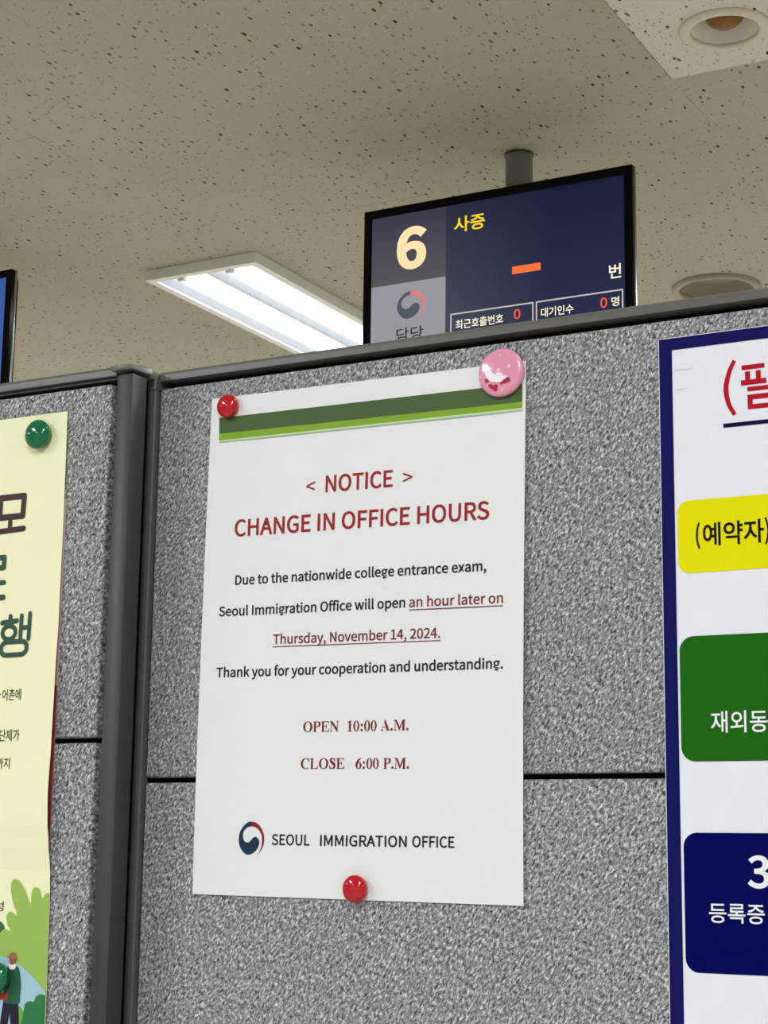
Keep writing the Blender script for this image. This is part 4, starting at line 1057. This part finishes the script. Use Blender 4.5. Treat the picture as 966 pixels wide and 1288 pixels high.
bt = empty('button_badge', (-.3978, -.0022, EYE + .2662))
tag(bt, 'round pink button badge at the upper right corner of the white notice', 'button badge')
bm = bmesh.new()
rb = .01385
prof = [(0, -.0002), (rb * .9, -.0002), (rb, .0006), (rb * 1.0, .0016), (rb * .97, .0026), (rb * .90, .0033)]
for q in range(1, 9): prof.append((rb * .90 * (1 - q / 8), .0033 + .0009 * math.sin(math.pi / 2 * q / 8)))
lathe(bm, prof, 64, 'Y'); from_bm('shell', bm, plain('glossy_pink_enamel', (238, 158, 186), 0.12, 0.5, coat=0.4), bt, True)


def bsheet(u, v, lift=0.0):
    q = max(0.0, 1 - math.hypot(u, v) / (rb * .90)); return Vector((u, -(.0033 + .0009 * math.sin(math.pi / 2 * q)) - lift, v))


def star(k, u, v, r):
    k.poly([(u + (r if i % 2 == 0 else r * .45) * math.sin(i * math.pi / 5), v + (r if i % 2 == 0 else r * .45) * math.cos(i * math.pi / 5)) for i in range(10)])


bz = lambda zx, zy: ((zx - 495) / 190 * .0127, (338 - zy) / 205 * .0135)
k = Ink(); star(k, *bz(498, 195), .0013); star(k, *bz(520, 500), .0013); k.build('star', plain('yellow_print', (250, 206, 130), .3, .4, coat=.3), bt, bsheet, .0002)
k = Ink(); k.stroke([(*bz(372, 262), .0012), (*bz(382, 310), .0034), (*bz(410, 365), .0046), (*bz(460, 395), .0040), (*bz(515, 405), .0030), (*bz(560, 385), .0010)], 0)  # white curved mark across the badge face
k.build('crescent', plain('white_curve', (250, 246, 246), .3, .4, coat=.3), bt, bsheet, .0002)
k = Ink()
for a, b, r in ((378, 404, .0013), (412, 452, .0012), (432, 468, .0012), (462, 462, .0013), (458, 488, .0012), (572, 418, .0015), (545, 428, .0014), (515, 440, .0009)):
    k.disc(*bz(a, b), r, r * .95, 20)
k.build('berries', plain('dark_red_print', (176, 22, 60), .3, .4, coat=.3), bt, bsheet, .00025)
k = Ink()
for a, b in ((488, 322), (583, 298)): k.disc(*bz(a, b), .0010, .0010, 18)
k.build('pale_dots', plain('pale_pink_print', (252, 212, 220), .3, .4, coat=.3), bt, bsheet, .0002)

# ------------------------------------------------------------------ right-hand poster board
pb = empty('poster_board', (-.306, -.001, EYE + .27))
tag(pb, 'white poster with dark blue border and coloured boxes on the right', 'poster')
pinv = Vector(pb.location)


def psheet(u, v, lift=0.0): return Vector((u, -.0016 - lift, EYE + v)) - pinv


bm = bmesh.new(); box(bm, -.3062, .30, -.0016, .0, EYE - .42, EYE + .2742); me_off = pb.location
for v in bm.verts: v.co -= pinv
from_bm('board', bm, plain('white_vinyl', (240, 240, 248), .5, .25), pb)
NAVY = plain('navy_border_print', (20, 21, 90), .6, .06)
Ink().rect(-.3058, -.2986, -.42, .2738).rect(-.2986, .2926, .2672, .2738).rect(.2926, .2996, -.42, .2738).build('border', NAVY, pb, psheet)
PR = plain('red_print', (186, 26, 44), .6, .06); PK = plain('black_print', (20, 18, 24), .6, .06); PW = plain('white_lettering', (244, 244, 246), .6, .06)
k = Ink()
k.stroke([(-.2646, .2573, .0021), (-.2676, .2510, .0024), (-.2694, .2427, .0027), (-.2682, .2345, .0024), (-.2650, .2281, .0021)], 0, cap=False)
k.rect(-.2608, -.2486, .2516, .2541)                      # first syllable, heavy strokes
k.rect(-.2590, -.2563, .2450, .2506).rect(-.2533, -.2506, .2450, .2506).rect(-.2613, -.2478, .2433, .2461).rect(-.2462, -.2436, .2430, .2545)
k.rect(-.2580, -.2438, .2398, .2422).rect(-.2580, -.2553, .2302, .2380).rect(-.2580, -.2438, .2302, .2327).rect(-.2580, -.2438, .2353, .2380).rect(-.2462, -.2438, .2353, .2422)
k.build('headline', PR, pb, psheet)
Ink().rect(-.2713, .0, .2217, .2239).build('headline_rule', plain('navy_print', (14, 16, 60), .6, .06), pb, psheet)
Ink().rrect(-.2972, .28, .1462, .1846, .0062).build('yellow_box', plain('yellow_print_block', (238, 230, 8), .6, .06), pb, psheet)
Ink().rrect(-.2974, .28, .0492, .1133, .0075).build('green_box', plain('green_print_block', (30, 104, 20), .6, .06), pb, psheet)
Ink().rrect(-.2972, .28, -.0550, .0136, .0070).build('blue_box', plain('blue_print_block', (2, 3, 86), .6, .06), pb, psheet)
k = Ink().text('(', -.2873, -.2850, .1584, top=.1727, bold=5).text('예약자', -.2835, -.2512, .1596, top=.1720, bold=5).text(')', -.2508, -.2485, .1584, top=.1727, bold=5)
k.build('yellow_box_text', PK, pb, psheet, .0005)
Ink().text('재외동', -.2815, -.2520, .0634, top=.0745, bold=3.5).build('green_box_text', PW, pb, psheet, .0005)
k = Ink().text('3', -.2644, -.2530, -.0134, top=.0028, bold=8).text('등록증', -.2845, -.2562, -.0305, top=-.0210, bold=3.5)
k.build('blue_box_text', PW, pb, psheet, .0005)
Ink().stroke([(-.2978, .2558, .0004), (-.2935, .2560, .0007), (-.2900, .2556, .0007), (-.2872, .2559, .0003)], 0).stroke([(-.2968, .2450, .0003), (-.2940, .2452, .0006), (-.2905, .2454, .0003)], 0).build('smudge', plain('grey_scuff', (222, 222, 228), .5, .2), pb, psheet, .0002)

# ------------------------------------------------------------------ left-hand yellow poster and the pink sheet beneath it
LB = -.0238


def edge_x(v):                                            # the yellow sheet hangs about one degree out of true
    return -.6857 + (.2705 - v) * .0155


def bulge(v):                                             # how far the right margin stands off the panel
    pts = ((.28, .0004), (.2, .0006), (.1437, .0016), (.099, .0034), (.0654, .0044), (.0331, .0060), (.018, .0054), (.005, .0036), (-.0136, .0009), (-.03, .0002), (-.2, .0002))
    for (a, p), (b, q) in zip(pts, pts[1:]):
        if b <= v <= a:
            t = (a - v) / (a - b); t = t * t * (3 - 2 * t); return p + (q - p) * t
    return .0003


yp = empty('yellow_poster', (-.75, LB, EYE + .1))
tag(yp, 'pale yellow poster with brown and green lettering, left edge of the picture', 'poster')
yinv = Vector(yp.location)


def ysheet(u, v, lift=0.0):
    w = max(0.0, min(1.0, (u + .86) / .17)); w = w * w
    return Vector((u, LB - .0010 - bulge(v) * w - lift, EYE + v)) - yinv


def ysheet_edge(u, v, lift=0.0):                          # u in 0..1 across the sheet
    return ysheet(-1.10 + (edge_x(v) + 1.10) * u, v, lift)


sheet_mesh('paper', paper_mat('pale_yellow_paper', (252, 250, 206), .015), yp, ysheet_edge, 0, 1, -.32, .2705, 40, 90)
BROWN = plain('brown_print', (62, 36, 38), .5, .35); DKG = plain('deep_green_print', (44, 82, 66), .5, .35)
w = .0038
k = Ink()
k.frame([(-.7356, .2063), (-.7170, .2063), (-.7165, .2190), (-.7356, .2190)], .0040)
k.stroke([(-.7268, .2030), (-.7270, .1975)], .0034, smooth=False).stroke([(-.7400, .1972), (-.7157, .1981)], .0036, smooth=False)
k.build('brown_heading', BROWN, yp, ysheet, .0003)
k = Ink()
k.stroke([(-.7450, .1806), (-.7298, .1806)], .0036, smooth=False).stroke([(-.7298, .1806), (-.7298, .1745)], .0036, smooth=False).stroke([(-.7298, .1742), (-.7450, .1742)], .0036, smooth=False)
k.stroke([(-.7450, .1646), (-.7288, .1646)], .0032, smooth=False).stroke([(-.7500, .1552), (-.7286, .1552)], .0036, smooth=False)
# last syllable of the green heading
k.stroke([(-.7218, .1428), (-.7218, .1402)], .0032, smooth=False).stroke([(-.7282, .1390), (-.7164, .1398)], .0032, smooth=False)
k.stroke([(-.7222 + .0052 * math.cos(a), .1327 + .0042 * math.sin(a)) for a in [q * math.pi / 8 for q in range(16)]], .0030, closed=True, n=2)
k.stroke([(-.7128, .1428), (-.7128, .1282)], .0030, smooth=False).stroke([(-.7062, .1438), (-.7062, .1282)], .0030, smooth=False).stroke([(-.7128, .1352), (-.7062, .1354)], .0028, smooth=False)
rr = []
for cx, cz, a0 in ((-.7115, .1222, -90), (-.7115, .1232, 0), (-.7232, .1232, 90), (-.7232, .1222, 180)):
    for q in range(7): rr.append((cx + .0044 * math.cos(R_(a0 + 15 * q)), cz + .0036 * math.sin(R_(a0 + 15 * q))))
k.stroke(rr, .0031, closed=True, n=1)
k.build('green_heading', DKG, yp, ysheet, .0003)
PT = plain('dark_text_print', (46, 44, 36), .5, .35)
Ink().disc(-.7257, .0944, .0004, .0004, 10).text('어촌에', -.7240, -.7089, .0905, top=.0975, bold=1.5).build('small_text', PT, yp, ysheet, .0003)
for body, u0, u1, v0, v1 in (('단체가', -.7240, -.7079, .0655, .0728), ('까지', -.7250, -.7140, .0490, .0555), ('성', -.7230, -.7158, -.0358, -.0300)):
    Ink().text(body, u0, u1, v0, top=v1, bold=1.5).build('small_text', PT, yp, ysheet, .0003)
pol = lambda s: [tuple(float(q) for q in p.split(',')) for p in s.split()]
slope = .0155
clip = [((edge_x(0) - .0002, 0), (1, slope))]
art = empty('none', (0, 0, 0)); bpy.data.objects.remove(art)


def draw(name, rgb, pts, lift, sm=True):
    p = pol(pts); p = smooth_closed(p) if sm else p
    return Ink().poly(p).build(name, plain(name + '_print', rgb, .5, .35), yp, ysheet, lift, clip)


draw('dark_tree', (40, 106, 62), '-.7300,-.0380 -.7177,-.0418 -.7154,-.0434 -.7139,-.0460 -.7130,-.0520 -.7140,-.0600 -.7300,-.0650', .0003)
draw('light_bush', (158, 194, 92), '-.7172,-.0484 -.7141,-.0462 -.7092,-.0469 -.7121,-.0433 -.7130,-.0384 -.7100,-.0358 -.7048,-.0378 -.7087,-.0301 -.7106,-.0218 -.7096,-.0177 -.7075,-.0167 '
     '-.7042,-.0180 -.7001,-.0225 -.6953,-.0312 -.6948,-.0248 -.6932,-.0217 -.6912,-.0213 -.6886,-.0226 -.6864,-.0281 -.6847,-.0254 -.6819,-.0244 -.6760,-.0260 -.6740,-.0601 -.6740,-.1300 -.7300,-.1300 -.7250,-.0560', .0004)
draw('pond', (166, 206, 222), '-.7250,-.0610 -.7162,-.0617 -.7075,-.0640 -.6998,-.0673 -.6920,-.0718 -.6854,-.0772 -.6803,-.0829 -.6750,-.0990 -.6750,-.1300 -.7300,-.1300', .0005)
draw('mid_green_shrub', (112, 176, 62), '-.6997,-.1060 -.7005,-.0915 -.6982,-.0906 -.6964,-.0929 -.6928,-.0927 -.6907,-.0958 -.6896,-.1060', .0006)
draw('dark_green_shrub', (46, 122, 66), '-.6965,-.1100 -.6957,-.0905 -.6947,-.0882 -.6921,-.0867 -.6888,-.0870 -.6877,-.0843 -.6847,-.0826 -.6819,-.0828 -.6790,-.0848 -.6700,-.0990 -.6700,-.1100', .0007)
draw('man_trousers', (24, 22, 44), '-.7117,-.0878 -.7005,-.0880 -.6996,-.0940 -.6985,-.1060 -.7044,-.1060 -.7067,-.0943 -.7082,-.1060 -.7140,-.1060 -.7129,-.0960', .0008, False)
draw('man_shirt', (40, 92, 66), '-.7098,-.0682 -.7070,-.0668 -.7028,-.0671 -.7003,-.0706 -.6990,-.0786 -.6994,-.0843 -.7001,-.0884 -.7111,-.0884 -.7118,-.0824 -.7088,-.0782', .0009)
draw('man_arm', (170, 60, 40), '-.7230,-.0836 -.7088,-.0831 -.7080,-.0869 -.7230,-.0872', .0010, False)
draw('man_beard', (246, 246, 242), '-.7088,-.0667 -.7079,-.0656 -.7052,-.0658 -.7032,-.0668 -.7039,-.0687 -.7062,-.0692 -.7082,-.0689', .0011)
draw('man_head', (150, 92, 62), '-.7086,-.0628 -.7071,-.0611 -.7046,-.0622 -.7040,-.0651 -.7057,-.0664 -.7079,-.0660', .0012)
draw('man_hat', (162, 108, 74), '-.7107,-.0616 -.7085,-.0611 -.7078,-.0598 -.7058,-.0592 -.7040,-.0602 -.7034,-.0622 -.7019,-.0640 -.7049,-.0628 -.7081,-.0622', .0013)

ps = empty('pink_sheet', (-.75, LB, EYE)); tag(ps, 'pink and red paper sheet peeking out from under the yellow poster', 'poster')
sinv = Vector(ps.location)


def ksheet(u, v, lift=0.0): return Vector((u, LB - .00035 - lift, EYE + v)) - sinv


sheet_mesh('paper', paper_mat('pale_pink_paper', (206, 176, 182), .02), ps, ksheet, -.96, -.6838, -.20, .215, 4, 4)
Ink().rect(-.9596, -.6838, -.20, .099).build('red_field', plain('red_field_print', (172, 66, 84), .5, .35), ps, ksheet, .0002)

# ------------------------------------------------------------------ queue displays
YM = 2.0896
BEZ = plain('glossy_black_plastic', (6, 6, 7), 0.2, 0.12)
RIM = plain('silver_rim', (150, 150, 152), 0.25, 0.5, 0.8)


def screen_mat(name, c_tl, c_tr, c_bl, c_br):
    t = NT(name); s = t.n('ShaderNodeSeparateXYZ'); t.l(t.obj(), s.inputs[0])
    fx = t.n('ShaderNodeMapRange'); t.l(s.outputs[0], fx.inputs[0]); fx.inputs[1].default_value = -.27; fx.inputs[2].default_value = .12
    fz = t.n('ShaderNodeMapRange'); t.l(s.outputs[2], fz.inputs[0]); fz.inputs[1].default_value = -.12; fz.inputs[2].default_value = .15
    c = t.mix(fz.outputs[0], t.mix(fx.outputs[0], lin(c_bl), lin(c_br)), t.mix(fx.outputs[0], lin(c_tl), lin(c_tr)))
    t.base((0.004, 0.004, 0.005), 0.2, 0.3)
    t.l(c, t.b.inputs['Emission Color']); t.b.inputs['Emission Strength'].default_value = 1.0
    return t.m


def display(label, xc, zt, wdt, hgt, scr, group='ceiling-hung queue displays'):
    zc = zt - hgt / 2
    o = empty('queue_display', (xc, YM, EYE + zc)); tag(o, label, 'display')
    bw = .0175
    bm = bmesh.new()                                       # front bezel ring
    W, Hh = wdt / 2, hgt / 2
    ring_frame(bm, W, Hh, bw, bw, bw * 1.25, bw, 0, .012, 'XZ')
    from_bm('bezel', bm, BEZ, o)
    box_obj('rim', RIM, o, -W - .0012, W + .0012, .0105, .019, -Hh - .0012, Hh + .0012, .003, 2)
    box_obj('back_cover', BEZ, o, -W + .01, W - .01, .019, .040, -Hh + .01, Hh - .01, .008, 2)
    box_obj('screen', scr, o, -W + bw, W - bw, .0025, .010, -Hh + bw, Hh - bw)
    return o, zc


def pole(parent, x, z0):
    bm = bmesh.new(); lathe(bm, [(.0272, z0), (.0272, CEIL - parent.location.z)], 40, 'Z', (x, .062, 0))
    p = from_bm('pole', bm, plain('grey_painted_tube', (118, 117, 112), .4, .4), parent, True); p.data.set_sharp_from_angle(angle=R_(50))
    bm = bmesh.new(); lathe(bm, [(.0272, .0), (.0292, -.001), (.0296, .004), (0.0272, .004)], 40, 'Z', (x, .062, CEIL - parent.location.z - .004))
    from_bm('ceiling_collar', bm, GREY, parent, True)
    box_obj('mount_bracket', GREY, parent, x - .05, x + .05, .040, .062, -.06, .06, .002, 1)


scr = screen_mat('navy_screen', (46, 49, 64), (15, 22, 52), (84, 87, 100), (32, 40, 72))  # paler lower left: haze on the glass, put into the emission colours
d1, zc = display('ceiling-hung queue display showing a large number 6 above the partition', -1.3740, 1.2810, .5740, .3440, scr)
pole(d1, -1.3460 + 1.3740, -.06)
dl = Vector(d1.location)


def msheet(u, v, lift=0.0): return Vector((u, YM + .0025 - lift, EYE + v)) - dl


def mquad(u0, u1, v0, v1): return Ink().rect(u0, u1, v0, v1)


t = NT('dark_cell'); t.base((.004, .004, .005), .2, .3)
s = t.n('ShaderNodeSeparateXYZ'); t.l(t.obj(), s.inputs[0])
fz = t.n('ShaderNodeMapRange'); t.l(s.outputs[2], fz.inputs[0]); fz.inputs[1].default_value = .0; fz.inputs[2].default_value = .14
t.l(t.mix(fz.outputs[0], lin((82, 82, 88)), lin((54, 56, 70))), t.b.inputs['Emission Color']); t.b.inputs['Emission Strength'].default_value = 1.0  # paler towards the bottom: the glass haze mixed into this cell's emission
mquad(-1.6430, -1.4770, 1.1185, 1.2625).build('dark_cell', t.m, d1, msheet, .0004)
mquad(-1.6430, -1.4770, .9600, 1.1185).build('light_cell', glow('light_cell', (146, 147, 154)), d1, msheet, .0004)
Ink().text('6', -1.5863, -1.5192, 1.1440, top=1.2340, bold=15).build('counter_number', glow('cream_pixels', (255, 222, 170), 1.0), d1, msheet, .0008)
Ink().text('사증', -1.4590, -1.3920, 1.2048, top=1.2370, bold=5).build('service_name', glow('yellow_pixels', (255, 214, 40), 1.0), d1, msheet, .0008)
Ink().rect(-1.3338, -1.2745, 1.1012, 1.1162).build('orange_dash', glow('orange_pixels', (255, 112, 56), 1.0), d1, msheet, .0008)
CREAM = glow('pale_cream_pixels', (250, 236, 206), 1.0)
for body, u0, u1, v0, v1 in (('번', -1.1360, -1.1120, 1.0625, 1.0905), ('최근호출번호', -1.4544, -1.3526, 1.0065, 1.0255), ('대기인수', -1.2741, -1.2079, 1.0063, 1.0250), ('명', -1.1318, -1.1163, 1.0085, 1.0268)):
    Ink().text(body, u0, u1, v0, top=v1, bold=5).build('caption', CREAM, d1, msheet, .0008)
for u0, u1, v0, v1 in ((-1.3302, -1.3168, 1.0105, 1.0300), (-1.1535, -1.1405, 1.0080, 1.0282)):
    Ink().text('0', u0, u1, v0, top=v1, bold=4).build('count', glow('red_orange_pixels', (255, 88, 48), 1.0), d1, msheet, .0008)
for a, b in ((-1.4646, -1.2909), (-1.2835, -1.1099)):
    k = Ink().frame([(a, .985), (b, .985), (b, 1.0385), (a, 1.0385)], .0028)
    k.build('count_box', glow('box_line_pixels', (214, 208, 200), .8), d1, msheet, .0006)
eb, er = emblem(-1.5839, -1.5215, 1.0995, 1.0430)
Ink().poly(eb).build('emblem_grey', glow('slate_pixels', (78, 84, 92), 1.0), d1, msheet, .0008)
Ink().poly(er).build('emblem_coral', glow('coral_pixels', (236, 116, 110), 1.0), d1, msheet, .0008)
Ink().text('담당', -1.5850, -1.5250, .9965, top=1.0255, bold=4).build('staff_caption', glow('dark_grey_pixels', (50, 50, 54), 1.0), d1, msheet, .0008)

scr2 = screen_mat('blue_screen', (60, 92, 160), (52, 84, 152), (62, 96, 170), (60, 92, 164))
d2, _ = display('queue display with a blue screen cut off by the left edge of the picture', -2.5760 - .2870, 1.2990, .5740, .3440, scr2)
pole(d2, .0, -.06)

# ------------------------------------------------------------------ ceiling luminaire (two tubes in white reflector troughs)
lx0, lx1, ly0, ly1, lh = -2.438, -2.124, 2.405, 3.645, .026
lum = empty('ceiling_light', (lx0, ly0, CEIL)); tag(lum, 'white twin-tube fluorescent ceiling fixture, switched on', 'ceiling light')
off = (lx0, ly0, CEIL)
WHT = plain('white_enamel', (232, 230, 222), .4, .4)
REF = plain('bright_reflector', (196, 203, 214), .3, .5, .3)
bm = bmesh.new(); Lx, Ly = lx1 - lx0, ly1 - ly0
rim = .021
ring_frame(bm, Lx / 2, Ly / 2, rim, rim, rim, rim, -lh, 0, 'XY')
for v in bm.verts: v.co += Vector((Lx / 2, Ly / 2, 0))
from_bm('housing', bm, WHT, lum)
bm = bmesh.new()                                           # two shallow troughs with a raised ridge between them
prof, half = [], (Lx - 2 * rim) / 2
for c in (rim + half / 2, rim + half * 1.5):
    for q in range(13):
        s_ = -1 + 2 * q / 12
        prof.append((c + s_ * half / 2, -.006 - .016 * abs(s_) ** 2.2))
va = [bm.verts.new((x, rim, z)) for x, z in prof]; vb = [bm.verts.new((x, Ly - rim, z)) for x, z in prof]
for i in range(len(prof) - 1): bm.faces.new((va[i], va[i + 1], vb[i + 1], vb[i]))
rf = from_bm('reflector', bm, REF, lum, True)
t = NT('lit_tube'); t.base((.9, .9, .9), .4)
t.b.inputs['Emission Color'].default_value = (*lin((250, 252, 255)), 1); t.b.inputs['Emission Strength'].default_value = 7.0
for c in (rim + half / 2, rim + half * 1.5):
    bm = bmesh.new()
    n = 20; rad = .0128
    rings = []
    for y in (rim + .013, Ly - rim - .013):
        rings.append([bm.verts.new((c + rad * math.cos(2 * math.pi * q / n), y, -.0205 + rad * math.sin(2 * math.pi * q / n))) for q in range(n)])
    for q in range(n): bm.faces.new((rings[0][q], rings[0][(q + 1) % n], rings[1][(q + 1) % n], rings[1][q]))
    bm.faces.new(rings[0][::-1]); bm.faces.new(rings[1])
    tb = from_bm('tube', bm, t.m, lum, True); tb.data.set_sharp_from_angle(angle=R_(50))
    for y0, y1 in ((rim + .001, rim + .014), (Ly - rim - .014, Ly - rim - .001)):
        box_obj('lamp_holder', WHT, lum, c - .010, c + .010, y0, y1, -.031, -.006, .003, 2)
# ------------------------------------------------------------------ recessed downlights
TRIM = plain('cream_trim_plastic', (206, 198, 172), .4, .35)
CONE = plain('satin_cone', (252, 248, 236), .35, .5)


def downlight(label, x, y, r_out, r_in, depth, r_top, lens_mat, z0, cone_mat, trim_mat, drop=.006, dome=0.0):
    o = empty('downlight', (x, y, z0)); tag(o, label, 'downlight')
    bm = bmesh.new()
    lathe(bm, [(r_out, .0005), (r_out, -.0015), (r_out - .003, -drop * .7), (r_in + .006, -drop), (r_in + .001, -drop * .8), (r_in, -.001), (r_in, .004)], 64)
    q = from_bm('trim_ring', bm, trim_mat, o, True)
    bm = bmesh.new()
    pr = [(r_in + (r_top - r_in) * (k_ / 10) ** 1.5, .001 + depth * k_ / 10) for k_ in range(11)]
    lathe(bm, pr, 64); from_bm('reflector_cone', bm, cone_mat, o, True)
    bm = bmesh.new()                                       # the lamp's rounded front hanging in the cone
    hz = dome * .95
    pr = [(r_top + .002, depth)] if not dome else [(dome * .9, depth)]
    pr += [(dome * math.cos(R_(a_)) if a_ < 90 else 0, hz - dome * .92 * math.sin(R_(a_))) for a_ in range(0, 91, 9)] if dome else [(r_top * .6, depth - .003), (0, depth - .004)]
    lathe(bm, pr, 48); from_bm('lamp_dome' if dome else 'lens', bm, lens_mat, o, True)
    return o


AMB = plain('amber_lens', (128, 84, 26), .45, .3, var=.25, scale=40)
downlight('unlit recessed downlight with a brown centre at the upper right corner', DL1[0], DL1[1], .0775, .0565, .050, .042, AMB, CEIL - .0015, CONE, TRIM, .006, .035)
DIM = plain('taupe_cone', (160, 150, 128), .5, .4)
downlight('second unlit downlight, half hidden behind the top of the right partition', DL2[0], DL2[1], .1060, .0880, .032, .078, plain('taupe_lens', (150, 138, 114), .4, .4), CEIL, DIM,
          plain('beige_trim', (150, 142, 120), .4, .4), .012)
